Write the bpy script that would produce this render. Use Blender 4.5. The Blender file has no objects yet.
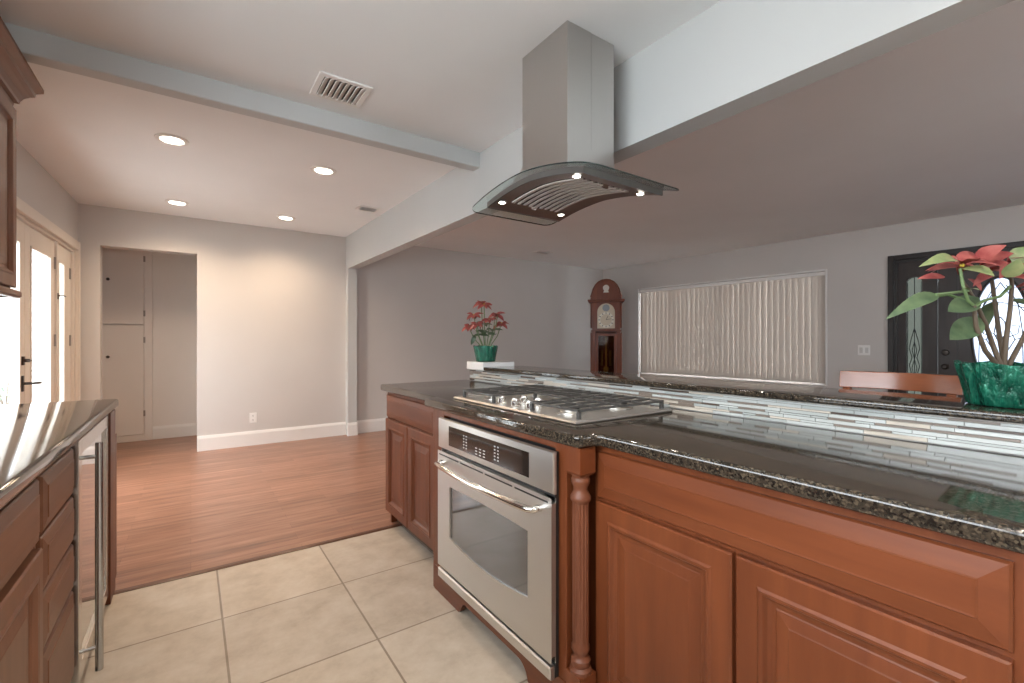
import bpy, bmesh, math, random
from mathutils import Matrix, Vector
random.seed(7)
sc = bpy.context.scene
COL = sc.collection
PI = math.pi

# ------------------------------------------------------------------ camera, sky, exposure
CEIL = 2.545
cam_d = bpy.data.cameras.new('camera')
cam_d.sensor_width = 36.0
cam_d.lens = 459.0 / 1024.0 * 36.0
cam_d.clip_start = 0.02
cam = bpy.data.objects.new('camera', cam_d)
COL.objects.link(cam)
cam.location = (0, 0, 1.2)
cam.rotation_euler = (math.radians(90), 0, math.radians(-34.98))
sc.camera = cam

world = bpy.data.worlds.new('overcast_sky')
sc.world = world
world.use_nodes = True
bg = world.node_tree.nodes['Background']
bg.inputs['Color'].default_value = (0.88, 0.945, 1.0, 1)
bg.inputs['Strength'].default_value = 8.0

vs = sc.view_settings
vs.view_transform = 'Standard'
vs.look = 'None'
vs.gamma = 1.0
vs.use_curve_mapping = False
vs.exposure = 0.82
cy = sc.cycles
cy.max_bounces = 14
cy.diffuse_bounces = 7
cy.glossy_bounces = 6
cy.transparent_max_bounces = 24
cy.transmission_bounces = 8
cy.caustics_reflective = False
cy.caustics_refractive = False
cy.sample_clamp_indirect = 6.0
cy.use_denoising = True

FILL_W = 30.0  # power of the added fill lights
WARM = (1.0, 0.74, 0.50)
NEUTRAL = (1.0, 0.93, 0.84)


# ------------------------------------------------------------------ helpers
def tag(o, label=None, cat=None, group=None, kind=None):
    if label: o['label'] = label
    if cat: o['category'] = cat
    if group: o['group'] = group
    if kind: o['kind'] = kind
    return o


def thing(name, label, cat, loc, group=None, kind=None):
    o = bpy.data.objects.new(name, None)
    o.empty_display_size = 0.1
    COL.objects.link(o)
    o.location = loc
    return tag(o, label, cat, group, kind)


def worldpos(o):
    p = Vector((0, 0, 0))
    while o is not None:
        p += o.location
        o = o.parent
    return p


class MB:
    """collects shapes in world metres (through the frame M) and links them as one mesh object"""
    def __init__(self, M=None):
        self.v = []; self.f = []; self.fm = []; self.M = M or Matrix.Identity(4); self.mi = 0

    def _v(self, p):
        self.v.append(self.M @ Vector(p)); return len(self.v) - 1

    def face(self, idx):
        self.f.append(tuple(idx)); self.fm.append(self.mi)

    def quad(self, *pts):
        self.face([self._v(p) for p in pts])

    def box(self, x0, x1, y0, y1, z0, z1):
        a = [self._v(p) for p in ((x0, y0, z0), (x1, y0, z0), (x1, y1, z0), (x0, y1, z0),
                                  (x0, y0, z1), (x1, y0, z1), (x1, y1, z1), (x0, y1, z1))]
        for q in ((0, 3, 2, 1), (4, 5, 6, 7), (0, 1, 5, 4), (1, 2, 6, 5), (2, 3, 7, 6), (3, 0, 4, 7)):
            self.face([a[i] for i in q])
        return self

    def loft(self, rings, closed=True, cap0=True, cap1=True):
        ids = [[self._v(p) for p in r] for r in rings]
        n = len(ids[0])
        for a, b in zip(ids, ids[1:]):
            for i in range(n if closed else n - 1):
                j = (i + 1) % n
                self.face((a[i], a[j], b[j], b[i]))
        if cap0: self.face(ids[0][::-1])
        if cap1: self.face(ids[-1])
        return self

    def prism(self, poly, axis, a, b):
        """poly: 2-D outline; axis 'x','y','z' gives the extrusion direction from a to b"""
        def P(p, t):
            if axis == 'x': return (t, p[0], p[1])
            if axis == 'y': return (p[0], t, p[1])
            return (p[0], p[1], t)
        return self.loft([[P(p, a) for p in poly], [P(p, b) for p in poly]])

    def panel(self, u0, u1, v0, v1, prof, back=0.0):
        """rectangular stepped panel: rings at (inset, height) from the outside to the middle"""
        def ring(i, d):
            return [(u0 + i, v0 + i, d), (u1 - i, v0 + i, d), (u1 - i, v1 - i, d), (u0 + i, v1 - i, d)]
        return self.loft([ring(0, back)] + [ring(i, d) for i, d in prof])

    def lathe(self, prof, c=(0, 0, 0), seg=24, axis='z', flute=None):
        rings = []
        for r, z in prof:
            ring = []
            for k in range(seg):
                t = 2 * PI * k / seg
                rr = r
                if flute and flute[0] < z < flute[1]:
                    rr = r * (1 - flute[3] * (0.5 + 0.5 * math.cos(t * flute[2])))
                a, b = rr * math.cos(t), rr * math.sin(t)
                if axis == 'z': p = (c[0] + a, c[1] + b, c[2] + z)
                elif axis == 'x': p = (c[0] + z, c[1] + a, c[2] + b)
                else: p = (c[0] + b, c[1] + z, c[2] + a)
                ring.append(p)
            rings.append(ring)
        return self.loft(rings)

    def tube(self, pts, r, seg=8, flat=1.0):
        pts = [Vector(p) for p in pts]
        rs = r if isinstance(r, (list, tuple)) else [r] * len(pts)
        t0 = (pts[1] - pts[0]).normalized()
        up = Vector((0, 0, 1)) if abs(t0.z) < 0.9 else Vector((1, 0, 0))
        n = t0.cross(up).normalized()
        rings = []
        for i, p in enumerate(pts):
            t = (pts[min(i + 1, len(pts) - 1)] - pts[max(i - 1, 0)]).normalized()
            n = (n - t * n.dot(t)).normalized()
            b = t.cross(n)
            rings.append([p + (n * math.cos(2 * PI * k / seg) + b * flat * math.sin(2 * PI * k / seg)) * rs[i] for k in range(seg)])
        return self.loft(rings)

    def sphere(self, c, r, seg=12, rng=8, sx=1, sy=1, sz=1):
        rings = []
        for i in range(1, rng):
            a = PI * i / rng
            rings.append([(c[0] + sx * r * math.sin(a) * math.cos(2 * PI * k / seg), c[1] + sy * r * math.sin(a) * math.sin(2 * PI * k / seg),
                           c[2] - sz * r * math.cos(a)) for k in range(seg)])
        return self.loft(rings)

    def build(self, name, mats, parent=None, smooth=None, bevel=None, segs=2, recalc=True):
        lo = Vector([min(v[i] for v in self.v) for i in range(3)])
        hi = Vector([max(v[i] for v in self.v) for i in range(3)])
        o0 = Vector(((lo.x + hi.x) / 2, (lo.y + hi.y) / 2, lo.z))
        me = bpy.data.meshes.new(name)
        me.from_pydata([v - o0 for v in self.v], [], self.f)
        if not isinstance(mats, (list, tuple)): mats = [mats]
        for m in mats: me.materials.append(m)
        me.polygons.foreach_set('material_index', self.fm)
        if recalc:
            bm = bmesh.new(); bm.from_mesh(me)
            bmesh.ops.recalc_face_normals(bm, faces=bm.faces)
            bm.to_mesh(me); bm.free()
        if smooth is not None:
            me.polygons.foreach_set('use_smooth', [True] * len(me.polygons))
            me.set_sharp_from_angle(angle=math.radians(smooth))
        ob = bpy.data.objects.new(name, me)
        COL.objects.link(ob)
        if parent is not None:
            ob.parent = parent
            ob.location = o0 - worldpos(parent)
        else:
            ob.location = o0
        if bevel:
            m = ob.modifiers.new('edge', 'BEVEL')
            m.width = bevel; m.segments = segs; m.limit_method = 'ANGLE'; m.angle_limit = math.radians(40)
            if smooth is None:
                me.polygons.foreach_set('use_smooth', [True] * len(me.polygons))
                me.set_sharp_from_angle(angle=math.radians(40))
                m.harden_normals = True
        return ob


def frame(origin, u, v, n):
    m = Matrix.Identity(4)
    u, v, n = Vector(u).normalized(), Vector(v).normalized(), Vector(n).normalized()
    for i in range(3):
        m[i][0], m[i][1], m[i][2], m[i][3] = u[i], v[i], n[i], origin[i]
    return m


def face_minus_x(x):   # local (u,v,d): u = -Y, v = Z, d = out towards -X
    return frame((x, 0, 0), (0, -1, 0), (0, 0, 1), (-1, 0, 0))


def face_plus_x(x):    # u = +Y
    return frame((x, 0, 0), (0, 1, 0), (0, 0, 1), (1, 0, 0))


# ------------------------------------------------------------------ materials
def lin(r, g, b):
    f = lambda c: (c / 255 / 12.92) if c / 255 <= 0.04045 else ((c / 255 + 0.055) / 1.055) ** 2.4
    return (f(r), f(g), f(b), 1)


def base_mat(name, col, rough=0.5, metal=0.0, spec=0.5, coat=0.0, coat_rough=0.05, emit=None, emit_s=0.0):
    m = bpy.data.materials.new(name)
    m.use_nodes = True
    b = m.node_tree.nodes['Principled BSDF']
    b.inputs['Base Color'].default_value = col if len(col) == 4 else (*col, 1)
    b.inputs['Roughness'].default_value = rough
    b.inputs['Metallic'].default_value = metal
    b.inputs['Specular IOR Level'].default_value = spec
    b.inputs['Coat Weight'].default_value = coat
    b.inputs['Coat Roughness'].default_value = coat_rough
    if emit:
        b.inputs['Emission Color'].default_value = (*emit, 1)
        b.inputs['Emission Strength'].default_value = emit_s
    return m


def nodes(m):
    return m.node_tree.nodes, m.node_tree.links, m.node_tree.nodes['Principled BSDF']


def ramp(N, stops):
    r = N.new('ShaderNodeValToRGB')
    e = r.color_ramp.elements
    while len(e) < len(stops): e.new(0.5)
    for i, (p, c) in enumerate(stops):
        e[i].position = p; e[i].color = c if len(c) == 4 else (*c, 1)
    return r


def coords(N, L, scale=(1, 1, 1), loc=(0, 0, 0), world=True):
    mp = N.new('ShaderNodeMapping')
    mp.inputs['Scale'].default_value = scale
    mp.inputs['Location'].default_value = loc
    if world:
        g = N.new('ShaderNodeNewGeometry'); L.new(g.outputs['Position'], mp.inputs['Vector'])
    else:
        g = N.new('ShaderNodeTexCoord'); L.new(g.outputs['Object'], mp.inputs['Vector'])
    return mp.outputs['Vector']


def noise(N, L, vec, scale, detail=4, rough=0.55):
    n = N.new('ShaderNodeTexNoise')
    n.inputs['Scale'].default_value = scale
    n.inputs['Detail'].default_value = detail
    n.inputs['Roughness'].default_value = rough
    L.new(vec, n.inputs['Vector'])
    return n.outputs['Fac']


def bump(N, L, b, h, strength, dist=0.01):
    n = N.new('ShaderNodeBump')
    n.inputs['Strength'].default_value = strength
    n.inputs['Distance'].default_value = dist
    L.new(h, n.inputs['Height']); L.new(n.outputs['Normal'], b.inputs['Normal'])


def paint(name, col, rough=0.6, b_s=0.08):
    m = base_mat(name, col, rough, spec=0.35)
    N, L, b = nodes(m)
    v = coords(N, L)
    f = noise(N, L, v, 1.3, 3)
    c = Vector(col[:3])
    r = ramp(N, [(0.3, tuple(c * 0.975)), (0.7, tuple(c * 1.02))])
    L.new(f, r.inputs['Fac']); L.new(r.outputs['Color'], b.inputs['Base Color'])
    bump(N, L, b, noise(N, L, v, 160, 2), b_s, 0.002)
    return m


def wood(name, dark, light, scale, rough=0.40, coat=0.08, b_s=0.05, sep=0.0):
    m = base_mat(name, light, rough, coat=coat, coat_rough=0.18, spec=0.35)
    N, L, b = nodes(m)
    v = coords(N, L, scale)
    f = noise(N, L, v, 1.0, 6, 0.6)
    v2 = coords(N, L, tuple(s * 0.25 for s in scale), (3.1, 1.7, 0.4))
    f2 = noise(N, L, v2, 1.0, 3)
    mx = N.new('ShaderNodeMath'); mx.operation = 'ADD'
    L.new(f, mx.inputs[0]); L.new(f2, mx.inputs[1])
    hv = N.new('ShaderNodeMath'); hv.operation = 'MULTIPLY'; hv.inputs[1].default_value = 0.5
    L.new(mx.outputs[0], hv.inputs[0])
    mid = tuple((a + c) / 2 for a, c in zip(dark, light))
    r = ramp(N, [(0.30, dark), (0.5, mid), (0.68, light)])
    L.new(hv.outputs[0], r.inputs['Fac']); L.new(r.outputs['Color'], b.inputs['Base Color'])
    bump(N, L, b, f, b_s, 0.002)
    return m


def thin_glass(name, tint=(1, 1, 1), rough=0.0, refl=1.0, ior=1.45):
    m = bpy.data.materials.new(name); m.use_nodes = True
    N, L = m.node_tree.nodes, m.node_tree.links
    N.clear()
    out = N.new('ShaderNodeOutputMaterial')
    mix = N.new('ShaderNodeMixShader')
    tr = N.new('ShaderNodeBsdfTransparent'); tr.inputs['Color'].default_value = (*tint, 1)
    gl = N.new('ShaderNodeBsdfGlossy'); gl.inputs['Roughness'].default_value = rough
    lw = N.new('ShaderNodeLayerWeight'); lw.inputs['Blend'].default_value = 0.5
    pw = N.new('ShaderNodeMath'); pw.operation = 'POWER'; pw.inputs[1].default_value = 5.0
    ml = N.new('ShaderNodeMath'); ml.operation = 'MULTIPLY_ADD'; ml.inputs[1].default_value = 0.9 * refl; ml.inputs[2].default_value = 0.04 * refl
    L.new(lw.outputs['Facing'], pw.inputs[0]); L.new(pw.outputs[0], ml.inputs[0]); L.new(ml.outputs[0], mix.inputs[0])
    L.new(tr.outputs[0], mix.inputs[1]); L.new(gl.outputs[0], mix.inputs[2])
    L.new(mix.outputs[0], out.inputs['Surface'])
    return m


def granite_mat(name):
    m = base_mat(name, (0.03, 0.025, 0.02), 0.075, spec=0.6)
    N, L, b = nodes(m)
    v = coords(N, L)
    vo = N.new('ShaderNodeTexVoronoi'); vo.inputs['Scale'].default_value = 230
    L.new(v, vo.inputs['Vector'])
    r1 = ramp(N, [(0.0, (0.010, 0.009, 0.008)), (0.45, (0.022, 0.018, 0.014)), (0.72, (0.055, 0.042, 0.030)), (0.93, (0.13, 0.10, 0.068))])
    sepc = N.new('ShaderNodeSeparateColor'); L.new(vo.outputs['Color'], sepc.inputs[0])
    L.new(sepc.outputs[0], r1.inputs['Fac'])
    f = noise(N, L, v, 95, 5, 0.7)
    r2 = ramp(N, [(0.40, (0.006, 0.006, 0.006)), (0.6, (0.05, 0.038, 0.026)), (0.75, (0.11, 0.10, 0.085))])
    L.new(f, r2.inputs['Fac'])
    mx = N.new('ShaderNodeMix'); mx.data_type = 'RGBA'; mx.inputs['Factor'].default_value = 0.45
    L.new(r1.outputs['Color'], mx.inputs[6]); L.new(r2.outputs['Color'], mx.inputs[7])
    L.new(mx.outputs[2], b.inputs['Base Color'])
    return m


def steel_mat(name, col=(0.62, 0.60, 0.57), rough=0.40, scale=(3, 3, 400), amt=0.02):
    m = base_mat(name, col, rough, metal=1.0)
    N, L, b = nodes(m)
    v = coords(N, L, scale)
    f = noise(N, L, v, 1.0, 3)
    r = ramp(N, [(0.3, (rough - amt * 0.5,) * 3), (0.7, (rough + amt * 0.5,) * 3)])
    L.new(f, r.inputs['Fac']); L.new(r.outputs['Color'], b.inputs['Roughness'])
    return m


def tile_floor_mat():
    m = base_mat('cream_floor_tile', lin(205, 186, 160), 0.38)
    N, L, b = nodes(m)
    v = coords(N, L, loc=(-0.112, -0.26, 0))
    br = N.new('ShaderNodeTexBrick')
    br.offset = 0.0; br.squash = 1.0
    br.inputs['Scale'].default_value = 1.0
    br.inputs['Brick Width'].default_value = 0.506
    br.inputs['Row Height'].default_value = 0.522
    br.inputs['Mortar Size'].default_value = 0.0045
    br.inputs['Mortar Smooth'].default_value = 0.2
    br.inputs['Bias'].default_value = 0.0
    br.inputs['Color1'].default_value = (0.93, 0.93, 0.93, 1)
    br.inputs['Color2'].default_value = (1.04, 1.04, 1.03, 1)
    br.inputs['Mortar'].default_value = (0.50, 0.46, 0.42, 1)
    L.new(v, br.inputs['Vector'])
    v0 = coords(N, L)
    f = noise(N, L, v0, 6.0, 8, 0.68)
    r = ramp(N, [(0.30, lin(176, 161, 143)), (0.5, lin(195, 181, 164)), (0.72, lin(208, 197, 183))])
    L.new(f, r.inputs['Fac'])
    mx = N.new('ShaderNodeMix'); mx.data_type = 'RGBA'; mx.blend_type = 'MULTIPLY'; mx.inputs['Factor'].default_value = 1
    L.new(r.outputs['Color'], mx.inputs[6]); L.new(br.outputs['Color'], mx.inputs[7])
    L.new(mx.outputs[2], b.inputs['Base Color'])
    inv = N.new('ShaderNodeMath'); inv.operation = 'SUBTRACT'; inv.inputs[0].default_value = 1
    L.new(br.outputs['Fac'], inv.inputs[1])
    bump(N, L, b, inv.outputs[0], 0.5, 0.002)
    return m


def plank_floor_mat():
    m = base_mat('red_brown_plank_floor', lin(160, 104, 78), 0.33, coat=0.25, coat_rough=0.25)
    N, L, b = nodes(m)
    v = coords(N, L)
    br = N.new('ShaderNodeTexBrick')
    br.offset = 0.37; br.squash = 1.0
    br.inputs['Scale'].default_value = 1.0
    br.inputs['Brick Width'].default_value = 0.85
    br.inputs['Row Height'].default_value = 0.095
    br.inputs['Mortar Size'].default_value = 0.0008
    br.inputs['Color1'].default_value = (0.80, 0.78, 0.76, 1)
    br.inputs['Color2'].default_value = (1.12, 1.12, 1.12, 1)
    br.inputs['Mortar'].default_value = (0.55, 0.5, 0.48, 1)
    L.new(v, br.inputs['Vector'])
    v0 = coords(N, L, (2.2, 26, 1))
    f = noise(N, L, v0, 1.0, 6, 0.65)
    r = ramp(N, [(0.30, lin(118, 78, 58)), (0.5, lin(150, 106, 84)), (0.72, lin(176, 134, 110))])
    L.new(f, r.inputs['Fac'])
    mx = N.new('ShaderNodeMix'); mx.data_type = 'RGBA'; mx.blend_type = 'MULTIPLY'; mx.inputs['Factor'].default_value = 1
    L.new(r.outputs['Color'], mx.inputs[6]); L.new(br.outputs['Color'], mx.inputs[7])
    L.new(mx.outputs[2], b.inputs['Base Color'])
    bump(N, L, b, f, 0.04, 0.002)
    return m


def leaf_mat(name, a, c, rough=0.45):
    m = base_mat(name, a, rough)
    N, L, b = nodes(m)
    v = coords(N, L)
    f = noise(N, L, v, 28, 3)
    r = ramp(N, [(0.3, a), (0.7, c)])
    L.new(f, r.inputs['Fac']); L.new(r.outputs['Color'], b.inputs['Base Color'])
    return m


WALL = paint('greige_wall_paint', (0.60, 0.575, 0.55))
CEILM = paint('off_white_ceiling_paint', (0.845, 0.86, 0.865), 0.7)
HEAD = paint('pale_header_paint', (0.56, 0.57, 0.565), 0.6)
BEAMP = paint('beam_paint', (0.55, 0.565, 0.565), 0.6)
TRIM = paint('white_trim_paint', (0.80, 0.79, 0.77), 0.35, 0.02)
CREAM = paint('cream_door_paint', (0.74, 0.68, 0.61), 0.4, 0.02)
CLOSET = paint('closet_paint', (0.78, 0.745, 0.71), 0.5, 0.02)
FLOORW = plank_floor_mat()
FLOORT = tile_floor_mat()
CH_D, CH_L = (0.092, 0.0225, 0.007, 1), (0.190, 0.0525, 0.0175, 1)
CHV = wood('cherry_wood_upright_grain', CH_D, CH_L, (22, 22, 2.2))
CHH = wood('cherry_wood_level_grain', CH_D, CH_L, (22, 2.2, 22))
CHT = wood('cherry_wood_turned', (0.105, 0.032, 0.014, 1), (0.185, 0.063, 0.031, 1), (22, 22, 2.2), 0.42)
CBH = wood('cabinet_brown_level_grain', (0.13, 0.048, 0.022, 1), (0.24, 0.102, 0.052, 1), (22, 2.2, 22))
CBV = wood('cabinet_brown_upright_grain', (0.13, 0.048, 0.022, 1), (0.24, 0.102, 0.052, 1), (22, 22, 2.2))
DARKKICK = base_mat('dark_toe_kick', (0.05, 0.025, 0.015), 0.6)
GRAN = granite_mat('brown_black_granite')
STEEL = steel_mat('brushed_stainless_level', scale=(3, 3, 400))
STEELV = base_mat('brushed_stainless_upright', (0.58, 0.56, 0.54), 0.30, metal=1)
CHROME = base_mat('polished_chrome', (0.78, 0.76, 0.73), 0.12, metal=1)
BLACKGL = base_mat('black_oven_glass', (0.02, 0.016, 0.013), 0.05, spec=0.7)
IRON = base_mat('cast_iron_grate', (0.06, 0.056, 0.052), 0.4)
BLACK = base_mat('black_plastic', (0.015, 0.015, 0.015), 0.45)
BUTTON = base_mat('pale_button_print', (0.45, 0.45, 0.45), 0.4)
BRONZE = base_mat('oil_rubbed_bronze', (0.05, 0.04, 0.035), 0.35, metal=0.8)
NICKEL = base_mat('satin_nickel', (0.36, 0.33, 0.30), 0.5, metal=1)
WHITEPL = base_mat('white_plastic', (0.82, 0.81, 0.79), 0.35)
GLASS = thin_glass('clear_window_glass')
HOODGL = thin_glass('hood_canopy_glass', (0.90, 0.95, 0.94), 0.0, 1.0, 1.5)
GLEDGE = base_mat('dark_glass_edge', (0.012, 0.025, 0.024), 0.1, spec=0.6)
SIDEGL = thin_glass('greenish_leaded_glass', (0.125, 0.130, 0.118), 0.15, 1.0)
OVALGL = thin_glass('pale_leaded_glass', (0.34, 0.36, 0.40), 0.1, 1.0)
LEAD = base_mat('dark_lead_came', (0.03, 0.03, 0.035), 0.4, metal=0.6)
ESPR = wood('espresso_stained_door', (0.030, 0.022, 0.019, 1), (0.055, 0.042, 0.037, 1), (20, 20, 2), 0.4)
ESPRD = base_mat('espresso_dark_trim', (0.018, 0.013, 0.011), 0.4)
MAHOG = wood('mahogany_clock_wood', (0.105, 0.022, 0.007, 1), (0.225, 0.053, 0.016, 1), (24, 24, 2.5), 0.4, 0.05)
CHAIRW = wood('reddish_chair_wood', (0.16, 0.05, 0.022, 1), (0.30, 0.10, 0.045, 1), (20, 3, 20), 0.25, coat=0.5)
BAFFLE = base_mat('baffle_filter_steel', (0.78, 0.73, 0.69), 0.5, metal=0.6)
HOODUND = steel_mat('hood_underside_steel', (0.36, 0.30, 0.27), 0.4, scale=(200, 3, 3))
DISC = base_mat('lit_lamp_diffuser', (1, 1, 1), 0.5, emit=(1.0, 0.90, 0.76), emit_s=9.0)
HOODLED = base_mat('lit_hood_lamp', (1, 1, 1), 0.5, emit=(1.0, 0.95, 0.86), emit_s=10.0)
BLUELED = base_mat('blue_indicator_light', (0.2, 0.4, 0.9), 0.4, emit=(0.35, 0.6, 1.0), emit_s=2.0)
FOIL = base_mat('green_foil', (0.006, 0.17, 0.095), 0.22, metal=0.35, spec=0.7)
_N, _L, _b = nodes(FOIL)
_v = coords(_N, _L, (1, 1, 0.45))
_f = noise(_N, _L, _v, 55, 4, 0.6)
_r = ramp(_N, [(0.3, (0.002, 0.045, 0.028)), (0.55, (0.006, 0.13, 0.078)), (0.78, (0.04, 0.30, 0.19))])
_L.new(_f, _r.inputs['Fac']); _L.new(_r.outputs['Color'], _b.inputs['Base Color'])
bump(_N, _L, _b, _f, 0.9, 0.012)
SOIL = base_mat('dark_soil', (0.03, 0.02, 0.015), 0.9)
STEM = base_mat('brown_plant_stem', (0.10, 0.07, 0.045), 0.6)
STEMG = base_mat('green_plant_stem', (0.13, 0.20, 0.08), 0.55)
LEAFG = leaf_mat('poinsettia_green_leaf', (0.045, 0.085, 0.042, 1), (0.115, 0.165, 0.08, 1))
LEAFY = leaf_mat('poinsettia_yellow_green_leaf', (0.14, 0.20, 0.08, 1), (0.27, 0.29, 0.13, 1))
LEAFR = leaf_mat('poinsettia_red_bract', (0.22, 0.030, 0.032, 1), (0.42, 0.12, 0.10, 1))
BERRY = base_mat('poinsettia_yellow_bud', (0.55, 0.42, 0.05), 0.5)
VANE = bpy.data.materials.new('blind_vane_vinyl'); VANE.use_nodes = True
_N, _L, _b = nodes(VANE)
_b.inputs['Base Color'].default_value = (0.60, 0.55, 0.50, 1); _b.inputs['Roughness'].default_value = 0.55
_tr = _N.new('ShaderNodeBsdfTranslucent'); _tr.inputs['Color'].default_value = (0.62, 0.56, 0.50, 1)
_mx = _N.new('ShaderNodeMixShader'); _mx.inputs[0].default_value = 0.13
_o = [n for n in _N if n.type == 'OUTPUT_MATERIAL'][0]
_L.new(_b.outputs[0], _mx.inputs[1]); _L.new(_tr.outputs[0], _mx.inputs[2]); _L.new(_mx.outputs[0], _o.inputs['Surface'])

# ------------------------------------------------------------------ the setting
FL = frame((-1.1047, 0, 0), (0.034, 1, 0), (0, 0, 1), (1, -0.034, 0))          # left wall, u runs away from the camera
FR = frame((6.34, 6.08, 0), (0.068, -1, 0), (0, 0, 1), (-1, -0.068, 0))        # right living-room wall, u runs towards the camera
FH = frame((1.635, 6.08, 0), (0.0155, -1, 0), (0, 0, 1), (-1, -0.0155, 0))     # header between kitchen and living room


def wall_mesh(M, u0, u1, v1, th, holes):
    """slab from d=0 back to d=-th with rectangular holes (ua, ub, va, vb)"""
    mb = MB(M)
    us = sorted({u0, u1, *[h[0] for h in holes], *[h[1] for h in holes]})
    vs_ = sorted({0.0, v1, *[h[2] for h in holes], *[h[3] for h in holes]})
    solid = lambda u, v: u0 < u < u1 and 0 < v < v1 and not any(h[0] < u < h[1] and h[2] < v < h[3] for h in holes)
    for ua, ub in zip(us, us[1:]):
        for va, vb in zip(vs_, vs_[1:]):
            cu, cv = (ua + ub) / 2, (va + vb) / 2
            if not solid(cu, cv): continue
            mb.quad((ua, va, 0), (ub, va, 0), (ub, vb, 0), (ua, vb, 0))
            mb.quad((ua, va, -th), (ua, vb, -th), (ub, vb, -th), (ub, va, -th))
            e = 1e-4
            if not solid(ua - e, cv): mb.quad((ua, va, 0), (ua, vb, 0), (ua, vb, -th), (ua, va, -th))
            if not solid(ub + e, cv): mb.quad((ub, va, 0), (ub, va, -th), (ub, vb, -th), (ub, vb, 0))
            if not solid(cu, va - e): mb.quad((ua, va, 0), (ua, va, -th), (ub, va, -th), (ub, va, 0))
            if not solid(cu, vb + e): mb.quad((ua, vb, 0), (ub, vb, 0), (ub, vb, -th), (ua, vb, -th))
    return mb


def struct(o, label, cat):
    return tag(o, label, cat, kind='structure')


mb = MB()
mb.box(-1.6, 7.4, 2.885, 7.4, -0.1, 0)
mb.box(1.75, 7.4, -3.2, 2.885, -0.1, 0)
struct(mb.build('floor', FLOORW), 'red-brown wood plank floor of the dining area beyond the tile', 'floor')
mb = MB(); mb.box(-1.6, 1.75, -3.2, 2.87, -0.1, 0)
struct(mb.build('floor_tile', FLOORT), 'cream square ceramic tile floor between the two rows of cabinets', 'floor')
mb = MB(); mb.prism([(2.862, 0.0), (2.862, 0.003), (2.872, 0.007), (2.893, 0.007), (2.903, 0.0)], 'x', -1.05, 1.13)
struct(mb.build('trim_threshold', wood('threshold_wood', (0.09, 0.035, 0.02, 1), (0.17, 0.07, 0.04, 1), (2, 20, 20))), 'dark wood strip where the plank floor meets the tile', 'threshold')
mb = MB(); mb.box(-1.6, 7.4, -3.2, 6.24, CEIL, CEIL + 0.1)
struct(mb.build('ceiling', CEILM), 'off-white painted ceiling over kitchen and living room', 'ceiling')
mb = MB(); mb.prism([(2.81, 2.443), (2.815, 2.438), (2.895, 2.438), (2.90, 2.443), (2.90, CEIL), (2.81, CEIL)], 'x', -1.0, 1.69)
struct(mb.build('ceiling_beam', BEAMP), 'shallow painted beam crossing the kitchen ceiling', 'beam')

D1 = (3.87, 5.95, 0.0, 2.07)          # french door opening in the left wall
W2 = (-1.3, 1.50, 1.02, 2.18)        # kitchen window beside the camera
struct(wall_mesh(FL, -3.1, 6.20, CEIL, 0.14, [D1, W2]).build('wall_left', WALL), 'greige left wall with the glazed door', 'wall')
FF = frame((0, 6.08, 0), (1, 0, 0), (0, 0, 1), (0, -1, 0))
struct(wall_mesh(FF, -0.898, 6.342, CEIL, 0.13, [(-0.738, 0.055, 0.0, 2.158)]).build('wall_far', WALL), 'greige far wall with the closet opening', 'wall')
W1 = (0.80, 3.60, 0.64, 2.095)        # living-room window
D2 = (4.285, 5.70, 0.0, 2.13)         # front door
struct(wall_mesh(FR, 0.0, 9.1, CEIL, 0.14, [W1, D2]).build('wall_right', WALL), 'greige living room wall with the blinds and front door', 'wall')
W3 = (-3.5, -2.1, 0.9, 2.10)         # added window behind the camera, unseen, brightens the living room
FB = frame((0, -3.0, 0), (-1, 0, 0), (0, 0, 1), (0, 1, 0))
struct(wall_mesh(frame((0, -3.0, 0), (-1, 0, 0), (0, 0, 1), (0, 1, 0)), -7.1, 1.35, CEIL, 0.14, [W3]).build('wall_back', WALL), 'greige wall behind the camera', 'wall')
hd = wall_mesh(FH, 0.0, 9.05, CEIL, 0.115, [(0.10, 9.05, 0.0, 2.13)]).build('wall_header', HEAD, bevel=0.008)
struct(hd, 'pale dropped header and jamb of the wide opening above the island', 'wall')

# closet recess behind the far wall
mb = MB()
mb.box(-0.95, -0.88, 6.21, 7.25, 0, 2.50)
mb.box(0.62, 0.70, 6.21, 7.25, 0, 2.50)
mb.box(-0.95, 0.70, 7.15, 7.25, 0, 2.50)
mb.box(-0.95, 0.70, 6.21, 7.25, 2.40, 2.50)
struct(mb.build('wall_closet', CLOSET), 'plain walls of the closet recess behind the far wall', 'wall')


def baseboard(name, M, u0, u1, label, h=0.165):
    mb = MB(M)
    prof = [(0.001, 0.0), (0.020, 0.0), (0.020, h - 0.03), (0.014, h - 0.012), (0.010, h), (0.001, h)]
    mb.loft([[(u0, v, d) for d, v in prof], [(u1, v, d) for d, v in prof]])
    struct(mb.build(name, TRIM), label, 'baseboard')


baseboard('baseboard_far', FF, 0.055, 1.634, 'white baseboard on the far kitchen wall right of the closet')
baseboard('baseboard_corner', FF, -0.88, -0.728, 'white baseboard left of the closet opening')
baseboard('baseboard_living', FF, 1.772, 6.31, 'white baseboard on the far living room wall')
baseboard('baseboard_closet', frame((0, 7.149, 0), (1, 0, 0), (0, 0, 1), (0, -1, 0)), -0.382, 0.61, 'cream baseboard inside the closet recess', 0.155)
baseboard('baseboard_jamb', frame((0, 5.98, 0), (1, 0, 0), (0, 0, 1), (0, -1, 0)), 1.632, 1.755, 'white baseboard wrapped around the end of the opening jamb')
baseboard('baseboard_right', FR, 0.03, 4.15, 'white baseboard under the living room blinds')

# ---------------------------------------------- glazed french door in the left wall (structure)
d1 = thing('door_1', 'cream glazed double door with a narrow sidelight', 'door', FL @ Vector((4.9, 0, 0)), kind='structure')


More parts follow.
